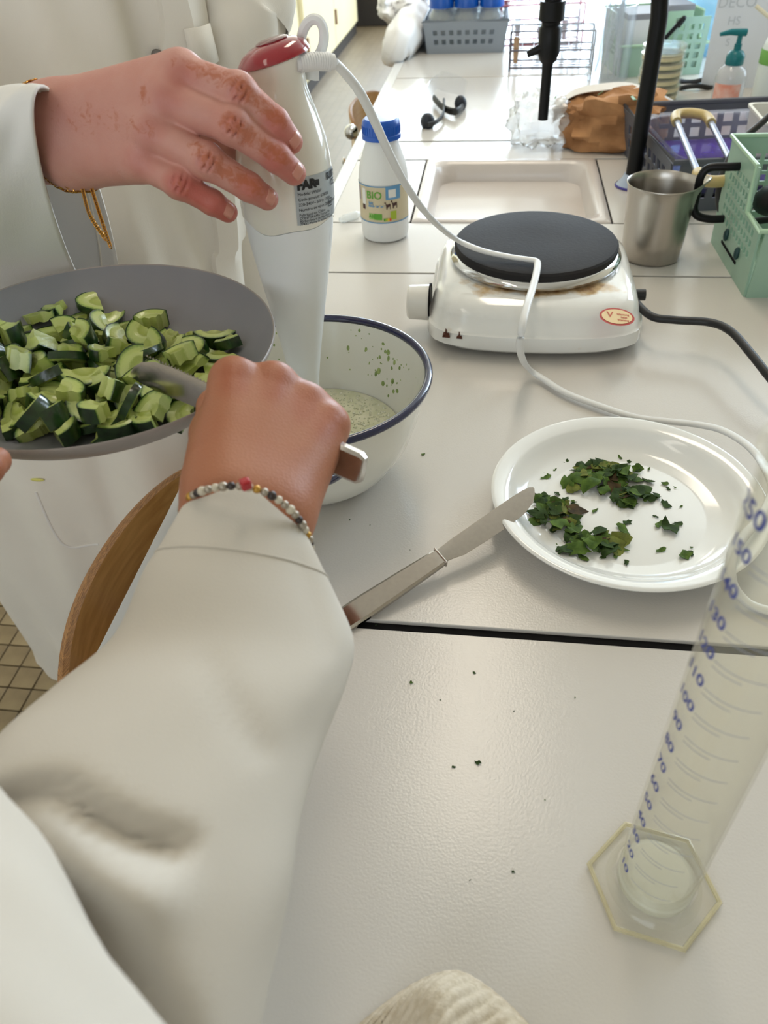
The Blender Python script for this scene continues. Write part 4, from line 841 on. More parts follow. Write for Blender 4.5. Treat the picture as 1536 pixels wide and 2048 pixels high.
for (cx_, cy_), sx, sy, n in heap:
    for i in range(n):
        a = random.uniform(0, 6.28); q_ = random.random()**.6; x = cx_+sx*q_*math.cos(a); y = cy_+sy*q_*math.sin(a)
        put_leaf(x, y, .0056+.0085*(1-q_)*random.random()+.0004*i/n, random.choice([.35, .5, .7, .85, 1.0, 1.15, 1.35]), random.randrange(14), 'chopped mint leaf fragment in the dark green heap on the plate', GM)
strays = [(1092, 955, .7, 'mint leaf piece pointing up just left of the heap'), (1110, 940, .3, ''), (1285, 1058, .0, ''), (1335, 1055, 1.25, 'crumpled mint leaf piece alone on the right half of the plate'), (1318, 1050, .7, ''), (1355, 1048, .6, ''), (1322, 1100, .6, 'small upright mint scrap lying near the front right of the plate'), (1370, 1112, .85, 'squarish mint piece nearest the right rim'), (1382, 1108, .5, ''), (1242, 1098, .75, 'leaf tip just right of the front of the heap'), (1232, 1112, .5, ''), (1253, 1126, .45, 'lone mint scrap in front of the heap'), (1280, 1157, .32, 'mint crumb at the front inner edge of the plate'), (1245, 1060, 1.0, 'mint piece lying inside the bend of the heap'), (1255, 1045, .6, ''), (1190, 1022, .45, 'narrow mint scrap in the bend of the heap'), (1330, 968, .5, 'mint scrap at the upper right of the heap'), (1337, 978, .35, ''), (1350, 975, .2, ''), (1298, 938, .3, ''), (1278, 935, .4, ''), (1258, 925, .35, ''), (1240, 915, .4, ''), (1130, 923, .5, 'rounded mint scrap above the heap'), (1092, 948, .3, ''), (1281, 871, .18, 'tiny dark crumb at the far inner edge of the plate'), (1308, 1032, .25, ''), (1362, 1013, .25, ''), (1305, 1000, .7, ''), (1330, 1008, .8, ''), (1315, 1035, .2, ''), (1115, 1092, .3, 'mint crumb left of the front of the heap'), (1205, 1115, .4, ''), (1165, 1115, .8, 'long mint piece at the front of the heap'), (1383, 1095, .2, ''), (1390, 1137, .12, ''), (1345, 1140, .12, '')]
for i, (x, y, s, l) in enumerate(strays):
    if s <= 0: continue
    put_leaf(x, y, .0056, s, [1, 1, 0, 2, 1, 0, 1, 3, 0][i % 9], (l+', on the white plate') if l else 'small loose mint scrap around the heap on the white plate', GM, (random.uniform(-.1, .1), random.uniform(-.1, .1), random.uniform(0, 6.28)))
# crumbs on the bench
crumbs = [(846, 909, .32, 'dark herb crumb between bowl and plate'), (948, 1345, .2, ''), (822, 1365, .22, ''), (955, 1526, .3, ''), (908, 1534, .2, ''), (1027, 1744, .16, ''), (1028, 1422, .1, ''), (700, 1040, .12, ''), (985, 640, .0, ''), (740, 1050, .1, ''), (1150, 1395, .09, ''), (880, 1400, .09, ''), (1090, 1600, .08, ''), (940, 1760, .08, ''), (752, 1250, .09, ''), (820, 1100, .08, '')]
for x, y, s, l in crumbs:
    if s: put_leaf(x, y, .0003, s, [0, 1, 3, 2][int(x) % 4], l or 'tiny herb crumb on the white bench in front of the plate', 'herb crumbs on the bench', (0, 0, x))
for i in range(14):
    if i not in used: bpy.data.objects.remove(leafproto[i])

def table_knife(tip, end, up, label, blade_frac=.52, L=None, serr=False):
    """knife lying along end -> tip; up = direction its flat side faces"""
    tip = np.asarray(tip, float); end = np.asarray(end, float); L = np.linalg.norm(tip-end); Fm = frame_from(tip-end, up)
    r = thing('table_knife', label, 'knife', end)
    def W(x, y, z): return Fm@np.array([x, y, z])+end
    jx = L*(1-blade_frac); hd = MB(); rings = []
    for x, w, t in ((0, .0075, .0022), (.003, .0095, .0032), (.02, .0098, .0036), (jx*.6, .0088, .0036), (jx-.008, .0078, .0034), (jx-.002, .0074, .0032), (jx, .0068, .0026)):
        rings.append([W(x, a*w, b*t) for a, b in ((-1, -.55), (-.8, -1), (.8, -1), (1, -.55), (1, .55), (.8, 1), (-.8, 1), (-1, .55))])
    hd.loft(rings); hd.build('handle', M_knife, r, angle=30)
    bl = MB(); rings = []; B = L-jx
    for f, w0, w1, t in ((0, -.0062, .0062, .0022), (.03, -.0060, .0066, .0018), (.08, -.0072, .0070, .0012), (.16, -.0094, .0078, .0010), (.35, -.0100, .0084, .0009), (.6, -.0100, .0092, .0009), (.78, -.0085, .0098, .0008), (.9, -.0045, .0096, .0007), (.97, .0010, .0088, .0006), (1.0, .0052, .0070, .0004)):
        rings.append([W(jx+B*f, w0, -t*.2), W(jx+B*f, w0*.5+w1*.5, -t), W(jx+B*f, w1, -t), W(jx+B*f, w1, t), W(jx+B*f, w0*.5+w1*.5, t), W(jx+B*f, w0, t*.2)])
    bl.loft(rings); b_ = bl.build('blade', M_knife, r, angle=25)
    c_ = MB(); c_.box(W(jx-.0005, 0, 0), (.0015, .0165, .0075), Fm); c_.build('bolster', M_knife, r, smooth=False, bevel=.0006)
    if serr:
        t_ = MB()
        for i in range(22): x = jx+B*(.25+.028*i); t_.add([W(x, -.0098, .0004), W(x+.0022, -.0098, .0004), W(x+.0011, -.0112, 0)], [(0, 1, 2), (2, 1, 0)])
        t_.build('serration', M_knife, b_, smooth=False)
    return r
k_end = az(682, 1245, .0045); k_tip = az(1077, 986, .0300)
table_knife(k_tip, k_end, (0.15, -.25, 1), 'steel table knife resting on the rim of the mint plate')

# ================================================================ measuring cylinder
hv = [az(1177, 1738, .002), az(1250, 1648, .002), az(1438, 1800, .002), az(1368, 1903, .002), az(1237, 1868, .002)]
MC = np.array([(hv[0][0]+hv[2][0])/2, (hv[1][1]+hv[3][1])/2, 0]); MC[:2] = [(hv[1][0]+hv[3][0])/2, (hv[1][1]+hv[3][1])/2]
MRad = np.linalg.norm(hv[1][:2]-hv[3][:2])/2; a0 = math.atan2(hv[1][1]-MC[1], hv[1][0]-MC[0])
print('cyl', MC, MRad)
cyl = thing('measuring_cylinder', 'tall clear plastic measuring cylinder with blue graduations on hexagonal foot', 'cylinder', MC)
def hexr(r_, z, sub=1):
    out = []
    for i in range(6):
        A = np.array([math.cos(a0+i*math.pi/3), math.sin(a0+i*math.pi/3)])*r_; out.append((MC[0]+A[0], MC[1]+A[1], z))
    return out
foot = clear('cylinder_plastic', gloss=.6, tint=(.985, .982, .955, 1), milky=.035, milkcol=(.85, .82, .68, 1), rough=.12)
M_cylrim = clear('cylinder_plastic_thick', tint=(.93, .90, .76, 1), milky=.32, milkcol=(.86, .80, .58, 1), rough=.12)
q = MB(); q.loft([hexr(MRad*.99, 0.001), hexr(MRad, .003), hexr(MRad*.985, .0048), hexr(MRad*.94, .0035), hexr(MRad*.80, .0038), hexr(MRad*.66, .0055)], cap=False); q.build('foot', foot, cyl, smooth=False)
q = MB(); q.tube(hexr(MRad*.985, .0030), .0016, 8, loop=True); q.build('foot_rim', M_cylrim, cyl)
TR = 0.0205; HC = .30
q = MB(); q.lathe([(.026, .0045), (.0235, .0065), (.0222, .011), (.0217, .016)], 40, MC); q.build('collar', foot, cyl)
q = MB(); q.lathe([(TR, .008), (TR, HC), (TR+.0025, HC+.001), (TR+.0025, HC+.004), (TR-.0013, HC+.004), (TR-.0013, .012)], 56, MC); q.build('tube', foot, cyl)
q = MB(); q.lathe([(0, .0075), (TR-.0002, .008), (TR-.0002, .0125), (TR-.004, .0165), (0, .0175)], 48, MC); q.build('bottom_disc', clear('milky_disc', milky=.45, milkcol=(.86, .84, .74, 1), gloss=.4), cyl)
angn = math.atan2(-MC[1], -MC[0])            # towards the camera
gsc = MB(); Z0, DZ = .030, .0168
for i in range(81):
    z = Z0+DZ*i/5; 
    if z > HC-.03: break
    ln = [.55, 0, 0, 0, .30][i % 5]
    if not ln: continue
    c_ = angn-.55
    gsc.loft([[(MC[0]+(TR+.0002)*math.cos(a), MC[1]+(TR+.0002)*math.sin(a), z-.00022), (MC[0]+(TR+.0002)*math.cos(a), MC[1]+(TR+.0002)*math.sin(a), z+.00022)] for a in np.linspace(c_, c_+ln*2.0, 10)], closed=False)
gsc.build('graduation', mat('pale_blue_ink', rgb(150, 152, 166), .5), cyl, smooth=False)
for i in range(1, 16):
    z = Z0+DZ*(i-1)+.001
    if z > HC-.03: break
    V, F = text_mesh(str(i*10), .0085, .0002); q = MB(); ac = angn-.88
    q.add([(MC[0]+(TR+.0004)*math.cos(ac+v[0]/TR), MC[1]+(TR+.0004)*math.sin(ac+v[0]/TR), z+v[1]) for v in V], F); q.build('numeral', M_inkblue, cyl, smooth=False)
V, F = text_mesh('250 ml', .011, .0002); q = MB(); q.add([(MC[0]+(TR+.0004)*math.cos(angn-.6+v[0]/TR), MC[1]+(TR+.0004)*math.sin(angn-.6+v[0]/TR), HC-.018+v[1]) for v in V], F); q.build('numeral', M_inkblue, cyl, smooth=False)

# ================================================================ ribbed dish cloth at the near edge
M_cloth = mat('ribbed_cotton', rgb(216, 204, 184), .95, col2=rgb(198, 184, 160), vscale=260, bump=.5, bscale=700, bdist=.001)
tc0 = az(895, 1985, .02); cl = MB(); NU, NV = 120, 90; G = []
for i in range(NU+1):
    row = []
    for j in range(NV+1):
        u = (i/NU-.5)*2; v = j/NV
        x = tc0[0]+.004+u*.052; y = tc0[1]+.016-v*.12
        prof_ = .031*math.exp(-((u+.12-.06*v)/.30)**2)*(1-math.exp(-((v)/.10)**1.5))+.024*math.exp(-((u-.46-.12*v)/.17)**2)*(1-math.exp(-(v/.22)**2))+.004*(1-abs(u)**4)*min(1, v*12)
        prof_ *= max(0, 1-abs(u)**6); rib = .0011*math.sin((u*1.0+v*1.5)*58+1.2*math.sin(v*5))*min(1, prof_/.004)
        edge = .30*v if v < .2 else .06; row.append((x+.012*math.sin(v*9)*(u), y-.034*abs(u)**1.6, max(.0006, prof_+rib)))
    G.append(row)
cl.loft(G, closed=False)
cl2 = cl.build('dish_cloth', M_cloth, angle=180)
sd = cl2.modifiers.new('thick', 'SOLIDIFY'); sd.thickness = .0012; sd.offset = 1
tag(cl2, 'beige ribbed cotton dish cloth bunched at the near edge of the bench', 'cloth')

# ================================================================ enamel bowl
BC = np.array([-0.152, 0.563, 0.0]); BZ = .104; BR = .1045
bowl = thing('enamel_bowl', 'white enamel bowl with navy blue rim, the blender standing in it', 'bowl', BC)
wallp_ = [(.045, 0), (.052, .0008), (.060, .006), (.074, .020), (.087, .042), (.0955, .066), (.101, .088), (BR, BZ)]
q = MB(); q.lathe([(0, .001)]+wallp_+[(BR-.0022, BZ), (.0985, .088), (.093, .066), (.0845, .043), (.0715, .0225), (.058, .009), (.048, .0045), (0, .004)], 80, BC)
q.build('body', mat('white_enamel', rgb(236, 234, 222), .1, coat=.7), bowl, angle=60)
q = MB(); q.tube([BC+np.array([(BR)*math.cos(t), (BR)*math.sin(t), BZ]) for t in np.linspace(0, 2*math.pi, 73)[:-1]], .0036, 10, loop=True); q.build('rim', M_navy, bowl)
for sa in (math.radians(82), math.radians(-86)):
    e = np.array([math.cos(sa), math.sin(sa), 0]); t = np.array([-e[1], e[0], 0]); b0 = BC+e*(.0985)+np.array([0, 0, .076])
    q = MB(); q.tube(spline([b0-t*.034-e*.004, b0-t*.034+e*.010+[0, 0, .004], b0-t*.022+e*.026+[0, 0, .010], b0+e*.031+[0, 0, .012], b0+t*.022+e*.026+[0, 0, .010], b0+t*.034+e*.010+[0, 0, .004], b0+t*.034-e*.004], 5), .0045, 10); q.build('handle', M_navy, bowl)
# foamy pale green liquid: flat pool plus bubbles
LZ = .040; LR = .0805
foamm = mat('cucumber_foam', rgb(224, 222, 194), .25, col2=rgb(206, 208, 172), vscale=90, coat=.5)
pool = thing('blended_cucumber', 'pale green frothy cucumber blend in the enamel bowl', 'liquid', BC+np.array([0, 0, .01]))
q = MB(); q.lathe([(0, .0085), (.055, .0092), (.0695, .0235), (LR, LZ-.002), (LR, LZ), (.06, LZ-.0006), (0, LZ-.0006)], 64, BC); q.build('liquid', foamm, pool)
fo = MB(); dome = [(0, 1), (.45, .88), (.8, .58), (1, .1), (1, -.3)]
for i in range(1500):
    a = random.uniform(0, 6.283); r_ = (LR-.002)*math.sqrt(random.random()); s = random.choice([.0006, .0008, .001, .0012, .0016]); 
    x, y = BC[0]+r_*math.cos(a), BC[1]+r_*math.sin(a)
    fo.lathe([(s*d_[0], s*d_[1]*.75) for d_ in dome[::-1]], 7, (x, y, LZ-.0004))
fb = fo.build('foam_bubble', mat('foam_film', rgb(234, 234, 212), .08, col2=rgb(190, 192, 156), vscale=400, coat=.8), pool); fb['kind'] = 'stuff'
# green splashes on the inner wall
spl = MB(); R9 = random.Random(4)
def wall_pt(a, z):
    zz = [.009, .0225, .043, .066, .088, BZ]; rr_ = [.058, .0715, .0845, .093, .0985, BR-.0022]; return BC+np.array([np.interp(z, zz, rr_)*math.cos(a), np.interp(z, zz, rr_)*math.sin(a), z])
def splash(a, z, s):
    p = wall_pt(a, z); nrm = np.array([-math.cos(a)*.9, -math.sin(a)*.9, .35]); Fm = frame_from(nrm, (0, 0, 1)); spl.sphere(p, s, 8, 5, (.25, R9.uniform(.7, 1.1), R9.uniform(.8, 1.5)), Fm)
for i in range(24): splash(R9.gauss(math.radians(62), .22), R9.uniform(.055, .098), R9.choice([.0006, .0008, .001, .0014, .002]))
for i in range(26): splash(R9.gauss(math.radians(44), .12), R9.uniform(.045, .085), R9.choice([.0008, .001, .0016, .0024]))
for i in range(22): splash(R9.gauss(math.radians(118), .12), R9.uniform(.06, .098), R9.choice([.0008, .001, .0016, .0022]))
for i in range(7): splash(R9.uniform(-.5, .7), R9.uniform(.05, .1), R9.choice([.0005, .0007, .001]))
so = spl.build('cucumber_splash', mat('green_pulp', rgb(170, 186, 116), .35, col2=rgb(116, 140, 70), vscale=200), pool); so['kind'] = 'stuff'

# ================================================================ stick blender
BB = BC+np.array([-0.006, 0.004, .012]); BT = ay(546, 112, .585); ax = BT-BB; BLen = np.linalg.norm(ax)
print('blender length', BLen, BT)
FB = frame_from(ax, -ray(600, 400)); FBm = np.stack([FB[:, 1], FB[:, 2], FB[:, 0]], 1)     # local z along the axis, y towards the camera
if np.linalg.det(FBm) < 0: FBm[:, 0] *= -1
sblend = thing('stick_blender', 'white stick blender with ruby red top standing in the enamel bowl', 'blender', BB)
SGX = 1 if (FBm@np.array([1.0, 0, 0]))[0] > 0 else -1
def tiltz(x, z): return z+SGX*x*.24*min(1, max(0, (z-.285)/.04))
def BW(x, y, z):
    z = tiltz(x, z); return FBm@np.array([x, y, z])+BB
def prof_r(z):
    zs = np.array([0, .06, .078, .10, .12, .148, .175, .20, .220, .240, .260, .275, .290, .302, .312, .320, .330]); rs = np.array([.0118, .0118, .0122, .0150, .0180, .0228, .0275, .0318, .0345, .0358, .0352, .0335, .0290, .0238, .0205, .0208, .0250])
    return float(np.interp(z, zs, rs))
def smooth_r(z): return sum(prof_r(z+dz) for dz in np.linspace(-.007, .007, 9))/9
ZC = .228                                  # wavy seam between motor unit and shaft
def ring_z(z, off=0, n=56): r_ = smooth_r(z)+off; return [BW(r_*math.cos(2*math.pi*k/n), r_*math.sin(2*math.pi*k/n), z) for k in range(n)]
def seam(a): return .222+.0028*math.sin(3*a+.6)+.0018*math.sin(5*a)
def seam_ring(dz, off, n=56): return [BW(*(np.array([math.cos(a), math.sin(a), 0])*(smooth_r(seam(a)+dz)+off)+np.array([0, 0, seam(a)+dz]))) for a in (2*math.pi*k/n for k in range(n))]
BL0 = .334
q = MB(); q.loft([ring_z(z, -.0004) for z in np.linspace(.03, .210, 30)]+[seam_ring(-.003, -.0004), seam_ring(-.0004, -.0006), seam_ring(0, -.002)], cap=True); q.build('shaft', mat('blender_shaft_white', rgb(232, 234, 234), .28, coat=.2), sblend, angle=60)
q = MB(); q.lathe([(.0, .0), (.028, .0), (.030, .004), (.029, .012), (.020, .024), (.0125, .032)], 40); q.xf(FBm, BB); q.build('blade_guard', M_white, sblend)
q = MB(); q.loft([seam_ring(0, -.0025), seam_ring(.0004, 0), seam_ring(.003, .0003)]+[ring_z(z) for z in np.linspace(.232, .326, 26)]+[ring_z(.329, -.0008)], cap=True); mo = q.build('motor_housing', mat('blender_body_ivory', rgb(230, 226, 214), .13, coat=.6), sblend, angle=60)
# red domed top leaning a little away
q = MB(); q.lathe([(.0246, .3275), (.0256, .3282), (.0250, .3300), (.0215, .3345), (.0155, .3375), (.009, .3390), (0, .3394)], 56); q.v = [(v[0], v[1], tiltz(v[0], v[2])) for v in q.v]; q.xf(FBm, BB); top = q.build('red_top', M_red, sblend)
q = MB(); q.lathe([(.0110, .3375), (.0112, .3392), (.0088, .3402), (0, .3406)], 40); q.v = [(v[0], v[1], tiltz(v[0], v[2])) for v in q.v]; q.xf(FBm, BB); q.build('switch_button', mat('ruby_dark', rgb(110, 8, 24), .15, coat=.7), top)
# hanging loop and cord guard at the back right of the head
hl0 = ay(628, 125, .60); hcx = ay(625, 80, .60); ul = ay(622, 45, .60)-ay(625, 110, .60)
e1 = ay(655, 80, .60)-ay(590, 80, .60); e1 /= np.linalg.norm(e1); e2 = np.array([0, 0, 1.0])+.22*e1; e2 /= np.linalg.norm(e2); 
q = MB(); q.tube([hcx+e1*.0080*math.cos(t)+e2*.0125*math.sin(t) for t in np.linspace(0, 2*math.pi, 37)[:-1]], .0034, 8, loop=True); q.tube([hcx-e2*.0120, hcx-e2*.024], [.0060, .0075], 8, flat=.5, up=(0, 1, 0)); lp = q.build('hanging_loop', M_whitem, sblend)
g0 = ay(592, 128, .576); g1 = ay(668, 124, .590); gm_ = ay(630, 123, .583)
q = MB(); q.tube(spline([g0, gm_, g1], 8), [.0050]*17, 14); gd_ = q.build('cord_guard', M_whitem, sblend)
gp = spline([g0, gm_, g1], 8); q = MB()
for i in range(2, 15):
    q.tube([gp[i]-.0008*(gp[i+1]-gp[i])/np.linalg.norm(gp[i+1]-gp[i]), gp[i]+.0008*(gp[i+1]-gp[i])/np.linalg.norm(gp[i+1]-gp[i])], .0058, 14)
q.build('guard_rib', M_whitem, gd_)
# mains cord: through the air, over the hot plate, across the bench, over the plate rim
cord = [g1, ay(690, 146, .602), ay(720, 185, .628), ay(748, 240, .66), ay(780, 310, .69), ay(815, 375, .73), ay(860, 435, .79), ay(910, 477, .86), az(960, 500, .094), az(1015, 513, .089), az(1055, 519, .0880), az(1072, 522, .0878), az(1075, 530, .0878), az(1072, 550, .0878), az(1064, 580, .0878), az(1054, 612, .0880), az(1046, 645, .083), az(1041, 675, .070), az(1040, 700, .050)]
cord += [az(1048, 725, .026), az(1064, 743, .010), az(1085, 757, .006), az(1130, 785, .0055), az(1200, 812, .0055), az(1270, 834, .0055), az(1330, 842, .008), az(1400, 850, .017), az(1450, 863, .022), az(1500, 895, .0285), az(1530, 935, .0295), az(1545, 980, .0295), az(1525, 1030, .0295), az(1490, 1070, .0295), az(1466, 1105, .030), az(1462, 1150, .024), az(1480, 1190, .010), az(1515, 1215, .0045), az(1600, 1230, .0045), az(1750, 1240, .0045), np.array([.62, .42, .0045]), np.array([.95, .50, .0045]), np.array([1.05, .52, .002]), np.array([1.07, .525, -.05]), np.array([1.075, .53, -.45])]
q = MB(); q.tube(spline(cord, 6), .0040, 12, flat=.7); q.build('mains_cord', M_whitem, sblend, angle=80)
# rating label wrapped on the body at the right
angL = math.atan2(*(lambda v: (v[1], v[0]))((np.linalg.inv(FBm)@(ay(640, 395, .55)-BB))[:2]))
zl = (np.linalg.inv(FBm)@(ay(632, 404, .55)-BB))[2]
sg_ = 1 if (FBm@np.array([-math.sin(angL), math.cos(angL), 0]))[0] > 0 else -1
def LW(u, w, off):                          # u metres to the right, w up
    a = angL+sg_*u/.034; z = zl+w; r_ = smooth_r(z)+off; return BW(r_*math.cos(a), r_*math.sin(a), z)
def patch(u0, u1, w0, w1, off, mt, nm, par, n=14):
    q_ = MB(); q_.loft([[LW(u0+(u1-u0)*i/n, w0+(w1-w0)*j/4, off) for j in range(5)] for i in range(n+1)], closed=False); return q_.build(nm, mt, par)
rl = patch(-.0135, .030, -.0165, .0165, .0004, M_label, 'rating_label', sblend)
def ltext(s, size, u, w, mt=M_inkb, bold=.0, left=True):
    V, F = text_mesh(s, size, bold); x0 = min(v[0] for v in V) if V else 0
    q_ = MB(); q_.add([LW(u+v[0]-(x0 if left else 0), w+v[1], .0009) for v in V], F); q_.build('lettering', mt, rl, smooth=False)
ltext('FAR', .0082, -.0115, .0110, bold=.0005)
patch(.0020, .0058, .0090, .0130, .0008, M_inkb, 'diamond_logo', rl, 3); ltext('RUBY', .0062, .0145, .0125, bold=.0003)
for i, s in enumerate(('Modèle: S936BF', 'Code produit: 638288', '220-240V~ 50Hz 170W', 'Numéro de série: 2016110040 1.9', 'Fabriqué en Chine')): ltext(s, .0029, -.0115, .0052-.0036*i)
for i, s in enumerate(('CONFORAMA France SA', '80 Boulevard du Mandinet', '77432 Marne la Vallée, France')): ltext(s, .0025, -.0115, -.0116-.0021*i)
ltext('CE', .006, .0195, .0070, bold=.0001); 
for k_, (u0, u1, w0, w1) in enumerate(((.014, .019, -.0085, -.0080), (.014, .019, -.0035, -.0030), (.014, .0145, -.0085, -.003), (.0185, .019, -.0085, -.003), (.0155, .0175, -.0070, -.0050))): patch(u0, u1, w0, w1, .0009, M_inkb, 'class_mark', rl, 2)
# ================================================================ grey dish with cut cucumber
DC = np.array([-0.2697, 0.444, 0.0]); DR = .1405; DZ0 = .164; DSC = .89
dish_t = thing('shallow_dish', 'wide shallow grey dish of chopped cucumber held over the bench', 'dish', DC+np.array([0, 0, DZ0]), (0, math.radians(1.5), 0)); dish_t.scale = (DSC, DSC, DSC)
M_dish = mat('grey_dish', rgb(142, 142, 146), .38, var=.08, vscale=9, bump=.05, bscale=300); M_dishout = mat('grey_dish_outside', rgb(160, 152, 146), .35)
q = MB(); prof_in = [(0, .004), (.070, .004), (.090, .0055), (.104, .011), (.118, .020), (.130, .0292), (DR-.004, .0365), (DR-.0012, .0395)]
q.lathe(prof_in[::-1] and [(DR-.0012, .0395), (DR-.004, .0365), (.130, .0292), (.118, .020), (.104, .011), (.090, .0055), (.070, .004), (0, .004)], 96); q.f = [f[::-1] for f in q.f]; 
q.build('inside', M_dish, dish_t, angle=80, local=True)
q = MB(); q.lathe([(0, 0), (.068, 0), (.092, .0015), (.108, .008), (.122, .0175), (.134, .0275), (DR, .0365), (DR+.0006, .0392), (DR-.0002, .0402), (DR-.0012, .0395)], 96); q.build('outside', M_dishout, dish_t, angle=80, local=True)

def flesh_material():
    m_ = bpy.data.materials.new('cucumber_flesh'); m_.use_nodes = True; nt = m_.node_tree; n = nt.nodes; L = nt.links; b = n['Principled BSDF']
    b.inputs['Roughness'].default_value = .28; b.inputs['Coat Weight'].default_value = .35; b.inputs['Coat Roughness'].default_value = .15
    b.inputs['Subsurface Weight'].default_value = .15; b.inputs['Subsurface Radius'].default_value = (.004, .005, .002)
    at = n.new('ShaderNodeAttribute'); at.attribute_name = 'rad'; tc = n.new('ShaderNodeTexCoord'); nz = n.new('ShaderNodeTexNoise'); nz.inputs['Scale'].default_value = 320; nz.inputs['Detail'].default_value = 4; L.new(tc.outputs['Object'], nz.inputs['Vector'])
    ma = n.new('ShaderNodeMath'); ma.operation = 'MULTIPLY_ADD'; ma.inputs[1].default_value = .22; L.new(nz.outputs['Fac'], ma.inputs[0]); sb = n.new('ShaderNodeMath'); sb.operation = 'SUBTRACT'; sb.inputs[1].default_value = .11; L.new(at.outputs['Fac'], sb.inputs[0]); L.new(sb.outputs[0], ma.inputs[2])
    rp = n.new('ShaderNodeValToRGB'); cr = rp.color_ramp; cr.elements[0].position = 0; cr.elements[0].color = rgb(186, 196, 112); cr.elements[1].position = 1; cr.elements[1].color = rgb(92, 130, 46)
    for p, c in ((.42, (164, 178, 84)), (.5, (196, 206, 126)), (.85, (190, 204, 118))): e = cr.elements.new(p); e.color = rgb(*c)
    L.new(ma.outputs[0], rp.inputs['Fac']); L.new(rp.outputs['Color'], b.inputs['Base Color'])
    bp = n.new('ShaderNodeBump'); bp.inputs['Strength'].default_value = .35; bp.inputs['Distance'].default_value = .0008; L.new(nz.outputs['Fac'], bp.inputs['Height']); L.new(bp.outputs['Normal'], b.inputs['Normal']); return m_
M_flesh = flesh_material(); M_skin_c = mat('cucumber_skin', rgb(34, 66, 22), .28, col2=rgb(20, 40, 14), vscale=160, coat=.35, bump=.3, bscale=220, bdist=.0008)
def cucumber(seed, R_, span, t, notch=0.0):
    rd = random.Random(seed); r = thing('cucumber_piece', 'cut cucumber piece', 'cucumber', (0, 0, 0)); n = 12
    rads = [.0, .30, .46, .62, .82, .985]; V = []; F = []; RA = []
    wob = lambda a, k: 1+.05*math.sin(a*3+seed+k)
    def idx(l, i, j): return l*(len(rads)*(n+1))+i*(n+1)+j
    cut = rd.uniform(0, .25) if notch else 0
    for l in (0, 1):
        for i, q_ in enumerate(rads):
            for j in range(n+1):
                a = -span/2+span*j/n; rr_ = R_*(cut+(1-cut)*q_)*wob(a, l); sag = .0012*math.sin(q_*9+seed)*(1 if l else -1)*(0 if i in (0, 5) else 1)
                V.append((rr_*math.cos(a)-R_*.45, rr_*math.sin(a), (t if l else 0)+sag+rr_*math.cos(a)*.12*math.sin(seed))); RA.append(q_)
    for l in (0, 1):
        for i in range(len(rads)-1):
            for j in range(n):
                f = (idx(l, i, j), idx(l, i+1, j), idx(l, i+1, j+1), idx(l, i, j+1)); F.append(f if l else f[::-1])
    for i in range(len(rads)-1):
        F.append((idx(0, i, 0), idx(0, i+1, 0), idx(1, i+1, 0), idx(1, i, 0))); F.append((idx(0, i, n), idx(1, i, n), idx(1, i+1, n), idx(0, i+1, n)))
    for j in range(n):
        F.append((idx(0, 5, j), idx(0, 5, j+1), idx(1, 5, j+1), idx(1, 5, j)))
        if cut: F.append((idx(0, 0, j), idx(1, 0, j), idx(1, 0, j+1), idx(0, 0, j+1)))
    q_ = MB(); q_.add(V, F); o_ = q_.build('flesh', M_flesh, r, local=True, angle=35); vattr(o_, 'rad', RA)
    s_ = MB(); rings = []
    for j in range(n+1):
        a = -span/2+span*j/n; ring = []
        for k_, l in ((.986, 0), (1.03, 0), (1.035, .5), (1.03, 1), (.986, 1)):
            rr_ = R_*k_*wob(a, 0 if l < .6 else 1); z = t*l+(-.0002 if l == 0 else .0002 if l == 1 else 0); ring.append((rr_*math.cos(a)-R_*.45, rr_*math.sin(a), z+R_*math.cos(a)*.12*math.sin(seed)))
        rings.append(ring)
    s_.loft(rings, cap=True); s_.build('skin', M_skin_c, r, local=True, angle=50); return r
protos = [cucumber(i+1, rr_, math.radians(sp_), t_, nt_) for i, (rr_, sp_, t_, nt_) in enumerate(((.0200, 175, .0055, 0), (.0195, 92, .011, 0), (.0205, 120, .007, 1), (.0190, 80, .019, 0), (.0205, 150, .0045, 1), (.0195, 100, .015, 1), (.0200, 70, .008, 0), (.0185, 165, .009, 1)))]
CL = ['half-moon cucumber slice, thin and wet, in the grey dish', 'chunky cucumber wedge with dark skin in the grey dish', 'curved cucumber slice with its core cut away, in the grey dish', 'long cucumber chunk showing its dark green skin, in the grey dish', 'thin ragged cucumber slice in the grey dish', 'thick cucumber piece without its core in the grey dish', 'small narrow cucumber wedge in the grey dish', 'broad half slice of cucumber, thick, in the grey dish']
poly = [(-190, 700), (-60, 665), (60, 668), (110, 640), (190, 628), (250, 640), (330, 650), (420, 675), (480, 700), (455, 735), (420, 800), (400, 830), (330, 845), (240, 868), (140, 872), (20, 858), (-120, 850)]
def inpoly(x, y):
    c = False; j = len(poly)-1
    for i in range(len(poly)):
        if (poly[i][1] > y) != (poly[j][1] > y) and x < (poly[j][0]-poly[i][0])*(y-poly[i][1])/(poly[j][1]-poly[i][1])+poly[i][0]: c = not c
        j = i
    return c
CSC = .86; used_c = set(); placed = []; RC = random.Random(21)
def put_cuc(x, y, z, i, rot):
    if i in used_c: o_ = copy_tree(protos[i])
    else: o_ = protos[i]; used_c.add(i)
    o_.location = (x, y, z); o_.rotation_euler = rot; o_.scale = (CSC, CSC, CSC); tag(o_, CL[i], 'cucumber', 'chopped cucumber in the grey dish')
def floor_z(x, y):
    r_ = math.hypot(x-DC[0], y-DC[1])/DSC; return DZ0+DSC*float(np.interp(r_, [0, .07, .09, .104, .118, .13, .1365], [.004, .004, .0055, .011, .020, .0292, .0365]))-(x-DC[0])*math.tan(math.radians(1.5))
